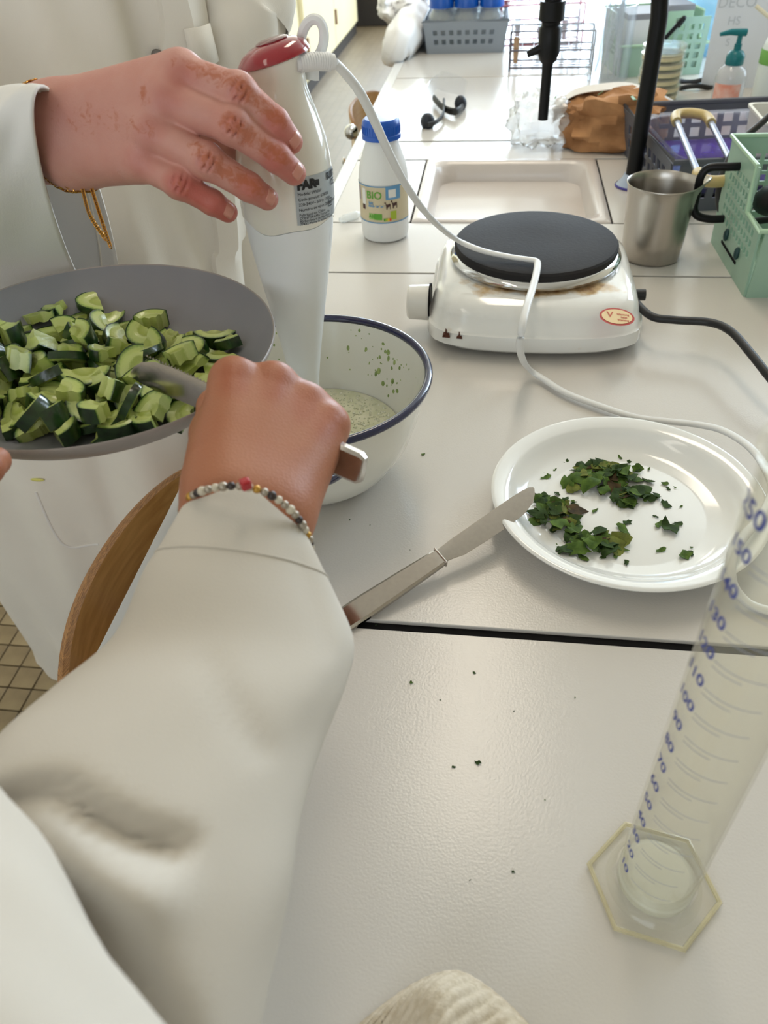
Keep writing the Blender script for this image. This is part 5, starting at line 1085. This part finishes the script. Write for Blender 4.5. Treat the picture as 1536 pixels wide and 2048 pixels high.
for layer, (N_, dmin, zoff, tilt) in enumerate(((62, .0165, .002, .25), (60, .018, .009, .6), (40, .020, .017, .75))):
    tries = 0; lay = []
    while len(lay) < N_ and tries < 4000:
        tries += 1; px = RC.uniform(-190, 490); py = RC.uniform(620, 880)
        if not inpoly(px, py): continue
        # upper layers stay inside
        cxp, cyp = 150, 755; sh = 1-.16*layer; 
        if layer and not inpoly(cxp+(px-cxp)/sh, cyp+(py-cyp)/sh): continue
        p = az(px, py, DZ0+.008+zoff); fz = floor_z(p[0], p[1])
        if math.hypot(p[0]-DC[0], p[1]-DC[1]) > .099: continue
        if any(math.hypot(p[0]-a[0], p[1]-a[1]) < dmin for a in lay): continue
        lay.append(p); i = RC.choice([0, 1, 1, 2, 3, 4, 5, 5, 6, 7, 2, 0])
        put_cuc(p[0], p[1], fz+zoff+.001, i, (RC.uniform(-tilt, tilt), RC.uniform(-tilt, tilt), RC.uniform(0, 6.28)))

# ================================================================ people
def skin_material(name, base, warm, stain_col):
    m_ = bpy.data.materials.new(name); m_.use_nodes = True; nt = m_.node_tree; n = nt.nodes; L = nt.links; b = n['Principled BSDF']
    b.inputs['Roughness'].default_value = .48; b.inputs['Subsurface Weight'].default_value = .12; b.inputs['Subsurface Radius'].default_value = (.008, .003, .0015); b.inputs['Specular IOR Level'].default_value = .4
    tc = n.new('ShaderNodeTexCoord'); nz = n.new('ShaderNodeTexNoise'); nz.inputs['Scale'].default_value = 60; nz.inputs['Detail'].default_value = 5; L.new(tc.outputs['Object'], nz.inputs['Vector'])
    mx = n.new('ShaderNodeMix'); mx.data_type = 'RGBA'; mx.inputs[6].default_value = base; mx.inputs[7].default_value = warm
    at = n.new('ShaderNodeAttribute'); at.attribute_name = 'red'; ad_ = n.new('ShaderNodeMath'); ad_.operation = 'MULTIPLY_ADD'; ad_.inputs[1].default_value = .5; L.new(nz.outputs['Fac'], ad_.inputs[0])
    s0 = n.new('ShaderNodeMath'); s0.operation = 'SUBTRACT'; s0.inputs[1].default_value = .25; L.new(at.outputs['Fac'], s0.inputs[0]); L.new(s0.outputs[0], ad_.inputs[2]); cl_ = n.new('ShaderNodeClamp'); L.new(ad_.outputs[0], cl_.inputs[0]); L.new(cl_.outputs[0], mx.inputs[0])
    # henna-like orange stains with ragged edges
    st = n.new('ShaderNodeAttribute'); st.attribute_name = 'stain'; nz2 = n.new('ShaderNodeTexNoise'); nz2.inputs['Scale'].default_value = 190; nz2.inputs['Detail'].default_value = 3; nz2.inputs['Distortion'].default_value = 1.2; L.new(tc.outputs['Object'], nz2.inputs['Vector'])
    mr = n.new('ShaderNodeMath'); mr.operation = 'ADD'; L.new(st.outputs['Fac'], mr.inputs[0]); L.new(nz2.outputs['Fac'], mr.inputs[1]); m2 = n.new('ShaderNodeMapRange'); m2.inputs[1].default_value = .88; m2.inputs[2].default_value = 1.14; m2.inputs[3].default_value = 0; m2.inputs[4].default_value = .7; L.new(mr.outputs[0], m2.inputs[0])
    mx2 = n.new('ShaderNodeMix'); mx2.data_type = 'RGBA'; mx2.inputs[7].default_value = stain_col; L.new(m2.outputs[0], mx2.inputs[0]); L.new(mx.outputs[2], mx2.inputs[6]); L.new(mx2.outputs[2], b.inputs['Base Color'])
    w = n.new('ShaderNodeTexVoronoi'); w.inputs['Scale'].default_value = 700; L.new(tc.outputs['Object'], w.inputs['Vector']); bp = n.new('ShaderNodeBump'); bp.inputs['Strength'].default_value = .16; bp.inputs['Distance'].default_value = .0006; L.new(w.outputs['Distance'], bp.inputs['Height']); L.new(bp.outputs['Normal'], b.inputs['Normal']); return m_
SK_A = skin_material('skin_fair', rgb(200, 148, 134), rgb(180, 96, 84), rgb(172, 92, 54)); SK_B = skin_material('skin_tan', rgb(168, 110, 80), rgb(160, 92, 64), rgb(150, 90, 60))
M_nail = mat('fingernail', rgb(196, 132, 114), .3, coat=.3)
def nail(par, base, tip, r_, nrm, mt=M_nail, w=.0050, L_=.0098):
    ax_ = np.asarray(tip)-np.asarray(base); ax_ /= np.linalg.norm(ax_); nrm = np.asarray(nrm, float); nrm = nrm-(nrm@ax_)*ax_; nrm /= np.linalg.norm(nrm); sd_ = np.cross(ax_, nrm); c = np.asarray(tip, float)
    q_ = MB(); G = []
    for i in range(9):
        s = (i/8-.5)*2; row = []
        for j in range(9):
            t = (j/8-.5)*2; ww = w*math.sqrt(max(0, 1-.45*abs(s)**3)); x = s*L_/2; lift = math.sqrt(max(0, r_*r_-(t*ww)**2)); drop = .0016*max(0, s)**2*1.6
            row.append(c+ax_*(x)+sd_*t*ww+nrm*(lift+.0004-drop))
        G.append(row)
    q_.loft(G, closed=False); o_ = q_.build('fingernail', mt, par, angle=180); sm = o_.modifiers.new('thick', 'SOLIDIFY'); sm.thickness = .0009; sm.offset = 0

# ---------------------------------------------------------------- person holding the blender
BAx = lambda px, py: np.linalg.norm(ay(px, py, .573)-C0)
personA = thing('person', 'person in white lab coat steadying the stick blender with one hand', 'person', (-0.52, 0.90, -0.9))
J = {}
def jp(px, py, D): return ad(px, py, D)
F_A = {'index': [(362, 152, .572), (476, 184, .552), (550, 245, .556), (582, 283, .566)], 'middle': [(330, 200, .566), (464, 250, .545), (552, 314, .553), (588, 346, .563)], 'ring': [(300, 262, .566), (412, 322, .547), (498, 374, .552), (534, 397, .562)], 'pinky': [(282, 322, .570), (358, 366, .554), (425, 405, .556), (455, 424, .562)]}
RAD = {'index': (.0128, .0108, .0092, .0078), 'middle': (.0128, .0110, .0094, .0080), 'ring': (.0122, .0104, .0090, .0076), 'pinky': (.0108, .0092, .0080, .0068)}
pr = []
wr_t, wr_b = jp(118, 240, .622), jp(150, 306, .625)
pr += [(jp(-70, 262, .72), wr_t, .022, .0232, .004), (jp(-70, 300, .74), wr_b, .022, .0215, .012)]
for fi, k_ in (('index', 0), ('middle', .33), ('ring', .66), ('pinky', 1)):
    w0 = wr_t+(wr_b-wr_t)*k_; P_ = [jp(*t) for t in F_A[fi]]; R_ = RAD[fi]
    pr.append((w0, P_[0], .0205, R_[0]+.0016, .012))
    pr.append((w0+ray(200, 250)*.010, P_[0]+ray(300, 250)*.012, .0180, .0115, .012))
pr.append((jp(150, 285, .635), jp(300, 250, .595), .022, .016, .015))
for fi in F_A:
    P_ = [jp(*t) for t in F_A[fi]]; R_ = RAD[fi]
    pr.append((P_[0], P_[0], R_[0]+.0010, R_[0]+.0010, .006))
    for i in range(3): pr.append((P_[i], P_[i+1], R_[i], R_[i+1], .0030))
    pr.append((P_[1]-ray(*F_A[fi][1][:2])*.0010, P_[1]-ray(*F_A[fi][1][:2])*.0010, R_[1]*1.02, R_[1]*1.02, .004))
    # fold lines over the middle joint
    ax_ = (P_[2]-P_[1]); ax_ /= np.linalg.norm(ax_); nr = -ray(*F_A[fi][1][:2]); sd_ = np.cross(ax_, nr)
    for of in (-.0035, .0005, .0042): c_ = P_[1]+ax_*of+nr*(R_[1]+.0003); pr.append((c_-sd_*.0052, c_+sd_*.0052, .0006, .0006, -.0017))
# thumb behind the blender
pr += [(jp(215, 235, .615), jp(330, 235, .625), .019, .0155, .014), (jp(330, 235, .625), jp(430, 285, .640), .0150, .0125, .006), (jp(430, 285, .640), jp(485, 330, .655), .0120, .0095, .004)]
V_, F_ = sdf_mesh(pr, .00095)
handA = mesh_np('body', V_, F_, SK_A, personA); handA['label'] = 'hand with henna-stained fingers'
pxv, pyv = proj(V_); st = np.zeros(len(V_)); rd_ = np.zeros(len(V_))
def blob(ax_, ay_, bx, by, rad, val, arr):
    ab = np.array([bx-ax_, by-ay_], float); L2 = max(ab@ab, 1e-6); t = np.clip(((pxv-ax_)*ab[0]+(pyv-ay_)*ab[1])/L2, 0, 1); d = np.hypot(pxv-ax_-t*ab[0], pyv-ay_-t*ab[1]); np.maximum(arr, val*np.clip(1.4-d/rad, 0, 1), out=arr)
front = (np.linalg.norm(V_-C0, axis=1) < .64)
for a in ((400, 140, 470, 165, 28, .50), (470, 165, 560, 240, 26, .58), (350, 125, 400, 132, 18, .42), (455, 240, 500, 275, 26, .56), (500, 280, 570, 318, 24, .56), (395, 300, 440, 325, 26, .52), (440, 335, 520, 382, 24, .58), (260, 245, 300, 262, 20, .44), (345, 360, 370, 385, 14, .44), (285, 180, 290, 205, 14, .44), (170, 225, 290, 255, 34, .38), (110, 230, 180, 260, 26, .36)): blob(*a, st)
for fi in F_A:
    q0, q1 = F_A[fi][2], F_A[fi][3]; blob(q0[0], q0[1], q1[0], q1[1], 34, .75, rd_); q2 = F_A[fi][1]; blob(q2[0], q2[1], q2[0], q2[1], 28, .6, rd_)
    m0 = F_A[fi][0]; blob(m0[0], m0[1], m0[0], m0[1], 40, .5, rd_)
blob(355, 365, 455, 425, 30, .95, rd_); rd_ = np.maximum(rd_, .18)
vattr(handA, 'stain', np.where(front, st, 0)); vattr(handA, 'red', rd_)
for fi in F_A:
    P_ = [jp(*t) for t in F_A[fi]]; ax_ = (P_[3]-P_[2]); nrm = -ray(*F_A[fi][3][:2])+.35*np.array([.5, 0, .9]); nail(handA, P_[2], P_[3]-ax_/np.linalg.norm(ax_)*.0022, RAD[fi][3], nrm)

# coat body: hanging loosely, closed at the front
def torso_c(z): 
    cx_ = -0.548+.02*z; a_ = float(np.interp(z, [-.72, -.3, .0, .25, .40, .50, .56], [.262, .255, .258, .25, .235, .17, .07])); b_ = float(np.interp(z, [-.72, -.3, .0, .25, .42, .52, .56], [.155, .15, .14, .135, .125, .09, .05])); return cx_, .885, a_, b_
def torso_pt(th, z, off=0.0):
    cx_, cy_, a_, b_ = torso_c(z); f = .018*math.sin(5*th+2.2*z+.6)+.012*math.sin(11*th-5*z)+.008*math.sin(19*th+9*z)+.006*math.sin(8*th+14*z)
    f += .010*math.exp(-((th+1.15-.25*z)/.08)**2)-.012*math.exp(-((th+1.32-.2*z)/.06)**2)
    e = 2.6; ca, sa = math.cos(th), math.sin(th); r_ = (abs(ca)**e+abs(sa)**e)**(-1/e)
    n_ = np.array([ca/a_, sa/b_, 0]); n_ /= np.linalg.norm(n_); k_ = (1+f/.2*.55)
    return np.array([cx_+a_*r_*ca*k_, cy_+b_*r_*sa*k_, z])+n_*off
q = MB(); NT = 150; zs_ = np.linspace(-.66, .56, 70); q.loft([[torso_pt(2*math.pi*j/NT-math.pi, z) for j in range(NT)] for z in zs_]); coatA = q.build('coat', M_coat, personA, angle=80); coatA['label'] = 'white cotton lab coat'
def hit(px, py, off=.0):
    """nearest point of the coat front under a direction of view"""
    best = None
    for z in np.linspace(-.6, .5, 111):
        for th in np.linspace(-math.pi, 0, 121):
            p = torso_pt(th, z); x, y = proj(p); d = (x-px)**2+(y-py)**2
            if best is None or d < best[0]: best = (d, th, z)
    return best[1], best[2]
def coat_line(pts): return [hit(*p) for p in pts]
def strip(line, w_px_right, nm, par, mt, off0=.001, off1=.005, n=5):
    """band of cloth lying on the coat along a line of (th, z), dth wide"""
    L1 = spline([np.array([a, b, 0]) for a, b in line], 6); q_ = MB(); rings = []
    for k_, s in enumerate(L1):
        w = np.interp(k_/(len(L1)-1), [0, 1], w_px_right); rings.append([torso_pt(s[0], s[1], -.002), torso_pt(s[0], s[1], off1), torso_pt(s[0]+w*.33, s[1], off1), torso_pt(s[0]+w*.66, s[1], off1*.8), torso_pt(s[0]+w, s[1], off1*.6), torso_pt(s[0]+w, s[1], -.002)])
    q_.loft(rings, cap=True); return q_.build(nm, mt, par, angle=35)
ln = coat_line([(312, 0), (322, 110), (360, 230), (405, 330), (427, 480), (432, 570)])
strip([(ln[0][0]-.01, .50)]+ln+[(ln[-1][0]+.02, -.25), (ln[-1][0]+.03, -.6)], (.30, .36), 'placket', coatA, M_coat, off1=.010)
pk = hit(398, 108); q = MB(); G = []
for i in range(9):
    G.append([torso_pt(pk[0]+(i/8-.5)*.17, pk[1]+(j-.0)*.016-.01, .013) for j in range(3)])
q.loft(G, closed=False); o_ = q.build('pocket_flap', M_coat, coatA, angle=80); sm = o_.modifiers.new('thick', 'SOLIDIFY'); sm.thickness = .003
bt_ = hit(316, 105); q = MB(); c_ = torso_pt(bt_[0]-.015, bt_[1], .006); q.sphere(c_, .0065, 14, 8, (1, .35, 1)); q.build('button', mat('button_grey', rgb(110, 104, 98), .4), coatA)
# lower pocket patch seams seen under the dish
sl_ = coat_line([(75, 985), (105, 1060), (140, 1090), (200, 1092)]); q = MB(); q.tube([torso_pt(a, b, -.0006) for a, b in [tuple(x[:2]) for x in spline([np.array([a, b, 0]) for a, b in sl_], 6)]], .0020, 6); q.build('pocket_seam', M_coat2, coatA)
sp_ = hit(78, 952); q = MB(); q.sphere(torso_pt(sp_[0], sp_[1], .001), .008, 12, 6, (1.3, .12, .35)); q.build('yellow_stain', mat('yellow_stain', rgb(220, 214, 120), .9), coatA)
# far arm of the coat, hanging at right
def arm(pts, rad, nm, par, mt, seed=0, n=40, sq=.85, folds=.06):
    P_ = spline(pts, 7); R_ = np.interp(np.linspace(0, 1, len(P_)), np.linspace(0, 1, len(rad)), rad); q_ = MB(); rings = []; prev = None
    for i, p in enumerate(P_):
        t = P_[min(i+1, len(P_)-1)]-P_[max(i-1, 0)]; t /= np.linalg.norm(t); x = np.cross(t, [0, .3, 1.0]) if prev is None else prev; x = x-(x@t)*t; x /= np.linalg.norm(x); y = np.cross(x, t); prev = x
        rings.append([p+(x*math.cos(a)*sq+y*math.sin(a))*R_[i]*(1+folds*math.sin(3*a+i*.35+seed)+folds*.6*math.sin(7*a-i*.6+seed)) for a in (2*math.pi*k/n for k in range(n))])
    q_.loft(rings); return q_.build(nm, mt, par, angle=80)
arm([(-.36, .93, .50), ay(455, -60, .93), ay(462, 30, .915), ay(455, 110, .90), ay(425, 200, .895)], [.06, .062, .060, .055, .045], 'sleeve', personA, M_coat, 1, folds=.05)
# near sleeve with wide cuff
def ringpx(top, bot, fr, bk, n=48):
    T, B_, Fp, Bp = [ad(*t) for t in (top, bot, fr, bk)]; c = (T+B_)/2; a_ = (T-B_)/2; b_ = (Fp-Bp)/2; return c, a_, b_
RS = [((97, 181, .600), (228, 640, .90), (86, 400, .632), (205, 430, .80)), ((62, 186, .610), (150, 650, .90), (20, 410, .635), (150, 430, .80)), ((-20, 188, .625), (50, 670, .90), (-80, 410, .645), (60, 430, .82)), ((-160, 150, .67), (-80, 680, .88), (-220, 400, .68), (-60, 420, .85)), ((-330, 0, .80), (-330, 520, .82), (-420, 250, .76), (-260, 260, .88)), ((-330, -250, .95), (-420, 200, .92), (-480, 0, .88), (-260, 0, 1.02))]
rings = []; n = 60
RSp = []
for t in RS: RSp.append(np.concatenate(ringpx(*t)))
for k_, s in enumerate(spline(RSp, 7)):
    c, a_, b_ = s[:3], s[3:6], s[6:9]; rings.append([c+(a_*math.cos(t)+b_*math.sin(t))*(1+.030*math.sin(4*t+k_*.22)*min(1, k_/8)+.016*math.sin(9*t-k_*.4)*min(1, k_/8)) for t in (2*math.pi*j/n for j in range(n))])
q = MB(); q.loft(rings, cap=False); slA = q.build('sleeve', M_coat2, personA, angle=80); sm = slA.modifiers.new('thick', 'SOLIDIFY'); sm.thickness = .0022; sm.offset = -1
q = MB(); hem = [p for p in rings[3]]; q.tube([p for p in rings[4]], .0011, 6, loop=True); q.build('cuff_seam', M_coat, slA)
# gold chains at the wrist
wc_ = (wr_t+wr_b)/2; wd = (jp(300, 245, .55)-wc_); wd /= np.linalg.norm(wd); wv = (wr_b-wr_t); wv -= (wv@wd)*wd; hw = np.linalg.norm(wv)/2+.0245; wv /= np.linalg.norm(wv); wn = np.cross(wd, wv)
br_A = thing('bracelet', 'gold chain bracelet dangling from the wrist above the blender', 'bracelet', wc_)
lk = MB(); lk.tube([(.0017*math.cos(t)*1.25, .0017*math.sin(t), 0) for t in np.linspace(0, 6.283, 11)[:-1]], .00045, 5, loop=True); lk0 = lk.build('chain_link', M_gold, br_A, local=True)
first = [True]
def link(p, d, roll):
    o_ = lk0 if first[0] else lk0.copy()
    if not first[0]: COL.objects.link(o_)
    first[0] = False
    Fm = frame_from(d, wn+roll*wv); o_.parent = br_A; o_.matrix_local = Matrix(((*Fm[0], p[0]-wc_[0]), (*Fm[1], p[1]-wc_[1]), (*Fm[2], p[2]-wc_[2]), (0, 0, 0, 1)))
for off_, tl, rr_ in ((-.010, .25, 1.02), (-.005, .42, 1.03), (-.014, .10, 1.02)):
    N_ = 66; pts_ = [wc_+wd*(off_+.011*tl*4*math.cos(t)*.4)+wv*(hw*rr_)*math.cos(t)+wn*(.0247*rr_)*math.sin(t) for t in np.linspace(0, 6.283, N_+1)[:-1]]
    for i in range(N_): link(pts_[i], pts_[(i+1) % N_]-pts_[i], 0 if i % 2 else .9)
for a, b, c in (((182, 372, .612), (200, 430, .611), (222, 496, .611)), ((165, 378, .614), (180, 430, .614), (212, 480, .614))):
    P_ = spline([ad(*a), ad(*b), ad(*c)], 13)
    for i in range(len(P_)-1): link(P_[i], P_[i+1]-P_[i], 0 if i % 2 else .9)

# ---------------------------------------------------------------- person scraping the dish (near arm)
HB = .955
def adb(px, py, D): return ad(px, py, D*HB)
personB = thing('person', 'person in white lab coat scraping cucumber from the dish with a knife', 'person', (-0.28, -0.12, -0.9))
F_B = {'index': [(468, 762, .468), (488, 800, .505), (500, 868, .497), (508, 900, .478)], 'middle': [(548, 772, .472), (560, 812, .508), (566, 880, .500), (560, 915, .480)], 'ring': [(612, 812, .470), (618, 846, .503), (614, 905, .494), (600, 930, .476)], 'pinky': [(656, 850, .462), (655, 880, .490), (640, 925, .483), (620, 945, .468)]}
RB = {'index': (.0120, .0104, .0088, .0076), 'middle': (.0122, .0106, .0090, .0078), 'ring': (.0116, .0100, .0086, .0074), 'pinky': (.0105, .0090, .0078, .0068)}
pr = []; wl, wrr =  adb(446, 1000, .418),  adb(550, 1030, .418)
pr += [(wl,  adb(400, 1180, .402), .0186, .0205, .006), (wrr,  adb(510, 1200, .402), .0186, .0205, .012), ((wl+wrr)/2,  adb(460, 1190, .402), .0190, .021, .012)]
for fi, k_ in (('index', 0), ('middle', .33), ('ring', .66), ('pinky', 1)):
    w0 = wl+(wrr-wl)*k_; P_ = [adb(*t) for t in F_B[fi]]
    pr.append((w0, P_[0], .0185, RB[fi][0]+.0012, .011)); dd = ray(540, 880)*.012; pr.append((w0+dd*.6, P_[0]+dd, .018, .012, .012))
for fi in F_B:
    P_ = [adb(*t) for t in F_B[fi]]; R_ = RB[fi]; pr.append((P_[0], P_[0], R_[0]+.0014, R_[0]+.0014, .004))
    for i in range(3): pr.append((P_[i], P_[i+1], R_[i], R_[i+1], .004))
# tendons fanning over the back of the hand
for fi, k_ in (('index', .25), ('middle', .42), ('ring', .58), ('pinky', .8)):
    w0 = wl+(wrr-wl)*k_; P0_ =  adb(*F_B[fi][0]); v = -ray(*F_B[fi][0][:2]); pr.append((w0+(P0_-w0)*.35+v*.0135, P0_+v*.0098, .0024, .0030, .006))
# thumb along the handle, on the blade side
pr += [(adb(440, 960, .432),  adb(428, 870, .470), .0175, .0140, .012), (adb(428, 870, .470),  adb(430, 815, .500), .0130, .0110, .005), (adb(430, 815, .500),  adb(432, 790, .515), .0105, .0085, .004)]
V_, F_ = sdf_mesh([(a_, b_, ra*HB, rb*HB, k_) for a_, b_, ra, rb, k_ in pr], .00125); handB = mesh_np('body', V_, F_, SK_B, personB); handB['label'] = 'tanned fist gripping the knife'
pxv, pyv = proj(V_); rd_ = np.full(len(V_), .15)
for fi in F_B: q0 = F_B[fi][0]; blob(q0[0], q0[1], q0[0], q0[1]-10, 40, .8, rd_)
vattr(handB, 'stain', np.zeros(len(V_))); vattr(handB, 'red', rd_)
rax = adb(*F_B['ring'][1])-adb(*F_B['ring'][0]); RF = frame_from(rax, (0, 0, 1)); rm = (adb(*F_B['ring'][0])*.62+adb(*F_B['ring'][1])*.38)
q = MB(); q.tube([rm+RF[:, 1]*.0112*math.cos(t)+RF[:, 2]*.0112*math.sin(t) for t in np.linspace(0, 6.283, 37)[:-1]], .0014, 8, loop=True); q.build('finger_ring', M_chrome, personB)
# sleeve
SB = [((362, 1040), (606, 1098), .418), ((325, 1090), (640, 1140), .414), ((285, 1145), (672, 1195), .410), ((228, 1270), (705, 1285), .402), ((110, 1372), (688, 1375), .388), ((-10, 1480), (645, 1490), .374), ((-110, 1640), (606, 1620), .358), ((-190, 1800), (578, 1780), .346), ((-250, 2000), (535, 1950), .338), ((-300, 2300), (470, 2250), .332)]
def Brings(shrink=1.0, nsub=7):
    fwd =  adb(520, 860, .445)-ad(480, 1060, .415); fwd /= np.linalg.norm(fwd); upi = np.array([CR[1], CD[1], CU[1]])
    S_ = [np.concatenate([adb(l[0], l[1], D),  adb(r_[0], r_[1], D)]) for l, r_, D in SB]; out = []
    for k_, s in enumerate(spline(S_, nsub)):
        L_, R_ = s[:3], s[3:]; c = (L_+R_)/2; a_ = (R_-L_)/2*shrink; v = C0-c; v /= np.linalg.norm(v); v = v-(v@a_)*a_/(a_@a_); v /= np.linalg.norm(v); th = np.linalg.norm(a_)*(.72-.12*math.exp(-(k_/8.0)**2)); ring = []
        for j in range(72):
            t = 2*math.pi*j/72; f = 1+.012*math.sin(3*t+k_*.12)*min(1, k_/10)+.008*math.sin(8*t-k_*.2)*min(1, k_/10); ring.append(c+(a_*math.cos(t)+v*th*math.sin(t))*f+(upi*.0155+fwd*.012)*max(0, math.sin(t))*math.exp(-(k_/9.0)**2))
        out.append(ring)
    return out
rg = Brings(); A_ = np.array(rg); shp = A_.shape; A_ = A_.reshape(-1, 3); px_v, py_v = proj(A_); dirs = A_-C0; dirs /= np.linalg.norm(dirs, axis=1)[:, None]
ringc = np.repeat(np.array(rg).mean(1), 72, 0); facing = np.clip(np.einsum('ij,ij->i', ringc-A_, dirs)/.03, 0, 1)
def crease(pts, sig, dep):
    d = np.full(len(A_), 1e9)
    for (x0, y0), (x1, y1) in zip(pts[:-1], pts[1:]):
        ab = np.array([x1-x0, y1-y0], float); t = np.clip(((px_v-x0)*ab[0]+(py_v-y0)*ab[1])/(ab@ab), 0, 1); d = np.minimum(d, np.hypot(px_v-x0-t*ab[0], py_v-y0-t*ab[1]))
    return dep*np.exp(-(d/sig)**2)
disp = crease([(-150, 1640), (0, 1600), (110, 1585), (190, 1640), (270, 1680), (335, 1695)], 34, .012)+crease([(-100, 1720), (60, 1700), (180, 1760), (300, 1800)], 60, -.006)+crease([(20, 1690), (120, 1830), (230, 1990), (300, 2120)], 75, .020)+crease([(420, 1330), (480, 1440), (520, 1500)], 30, .0025)+crease([(600, 1120), (640, 1230), (660, 1300)], 22, .002)
A_ = A_+dirs*(disp*facing)[:, None]; rg = A_.reshape(shp)
q = MB(); q.loft(list(rg), cap=False); slB = q.build('sleeve', mat('coat_cotton_near', rgb(208, 201, 190), .9, var=.05, vscale=7, bump=.2, bscale=800, spec=.15, bdist=.0005), personB, angle=180); slB['label'] = 'cream-white coat sleeve'; sm = slB.modifiers.new('thick', 'SOLIDIFY'); sm.thickness = .002; sm.offset = -1
q = MB(); q.tube([p*.9995+C0*.0005 for p in rg[10]], .0006, 6, loop=True); q.build('cuff_seam', MATS['coat_cotton_near'], slB)
arm([adb(-400, 1580, .36),  adb(-290, 1770, .315),  adb(-190, 1990, .285),  adb(-75, 2240, .262),  adb(40, 2540, .25)], [.030, .044, .045, .044, .044], 'upper_sleeve', personB, MATS['coat_cotton_near'], 2, folds=.03, sq=1.0)
# beaded bracelet
bb = thing('bracelet', 'beaded bracelet with one red bead on the wrist holding the knife', 'bracelet', (wl+wrr)/2)
pth = [(364, 1020, .428), (376, 998, .408), (402, 983, .394), (440, 974, .387), (478, 972, .384), (515, 979, .384), (550, 995, .387), (584, 1022, .392), (606, 1052, .400), (620, 1086, .412), (616, 1115, .432), (560, 1120, .452), (480, 1090, .460), (400, 1050, .448)]
LP = spline([adb(*t) for t in pth], 6, loop=True); tot = len(LP)
BM = [mat('bead_silver', rgb(170, 160, 146), .3, .6), mat('bead_dark', rgb(50, 38, 36), .3), mat('bead_gold', rgb(190, 146, 66), .3, .6), mat('bead_pale', rgb(206, 196, 176), .35)]
bd = MB(); bd.sphere((0, 0, 0), .0021, 10, 7); bd0 = {}
cum = [0.0]
for i in range(tot): cum.append(cum[-1]+np.linalg.norm(LP[(i+1) % tot]-LP[i]))
NB = int(cum[-1]/.0040)
for k_ in range(NB):
    s = cum[-1]*k_/NB; i = int(np.searchsorted(cum, s, 'right')-1) % tot; f = (s-cum[i])/(cum[i+1]-cum[i]+1e-9); p = LP[i]+(LP[(i+1) % tot]-LP[i])*f; mi = [0, 3, 0, 1, 0, 3, 2, 0, 1, 3][k_ % 10]
    if mi not in bd0: o_ = bd0[mi] = bd.build('bead', BM[mi], bb, local=True)
    else: o_ = bd0[mi].copy(); COL.objects.link(o_)
    o_.location = tuple(p-np.array(bb['_o'])); o_.scale = (1, 1, 1) if k_ % 3 else (1.15, 1.15, 1.15)
q = MB(); q.box(adb(491, 968, .381), (.0052, .0052, .0052), Rz(.6)); q.build('red_bead', mat('bead_red', rgb(170, 16, 30), .2, coat=.5), bb, smooth=False, bevel=.0012)
q = MB(); q.tube(LP, .0007, 6, loop=True); q.build('cord', M_rubber, bb)
# knife in the fist
kt = az(262, 728, .206); ke =  adb(728, 940, .446)
print('held knife', np.linalg.norm(kt-ke)); kn_ = table_knife(kt, ke, -ray(450, 830)-.45*np.array([0, 0, 1]), 'steel knife gripped in the tanned fist, blade among the cucumber', serr=True)
# other hand under the dish at the left edge of the picture
pr = []; hb = DC+np.array([-.02, -.118, DZ0-.004])
pl_ = ad(-150, 960, .448)
for i, (px, py, D) in enumerate(((-8, 914, .450), (-45, 916, .441), (-85, 914, .438), (-120, 908, .441))):
    t0_ = ad(px-70, py+60, D+.0); t1_ = ad(px-20, py+22, D-.002); t2_ = ad(px, py+8, D+.012)
    pr += [(pl_, t0_, .018, .010, .010), (t0_, t1_, .0095, .0085, .003), (t1_, t2_, .0085, .0078, .003)]
pr += [(pl_, ad(-330, 1120, .46), .024, .024, .012)]
V_, F_ = sdf_mesh(pr, .0016); hB2 = mesh_np('supporting_hand', V_, F_, SK_B, personB); vattr(hB2, 'stain', np.zeros(len(V_))); vattr(hB2, 'red', np.full(len(V_), .3))
arm([ad(-300, 1090, .465), ad(-420, 1230, .44), ad(-560, 1500, .40), ad(-600, 1900, .37)], [.040, .05, .055, .06], 'sleeve', personB, MATS['coat_cotton_near'], 4)

# white lab coat heaped on the far left edge of the bench
hc = az(815, 62, 0.03); lc = thing('folded_coat', 'bright white lab coat heaped on the far left edge of the bench', 'coat', (hc[0], hc[1], 0))
t_ = crumpled((hc[0]-.01, hc[1]+.30, .06), .085, .33, .075, 31, n=56, m_=36, amp=.22); t_.build('bundle', mat('bright_cotton', rgb(248, 248, 248), .9), lc, angle=80)
e_ = az(792, 96, .03); arm([az(835, 40, .05), az(812, 70, .042), e_, az(786, 112, -.01)], [.05, .052, .042, .030], 'sleeve', lc, MATS['bright_cotton'], 3, sq=.9)
for o in bpy.data.objects:
    if '_o' in o: del o['_o']
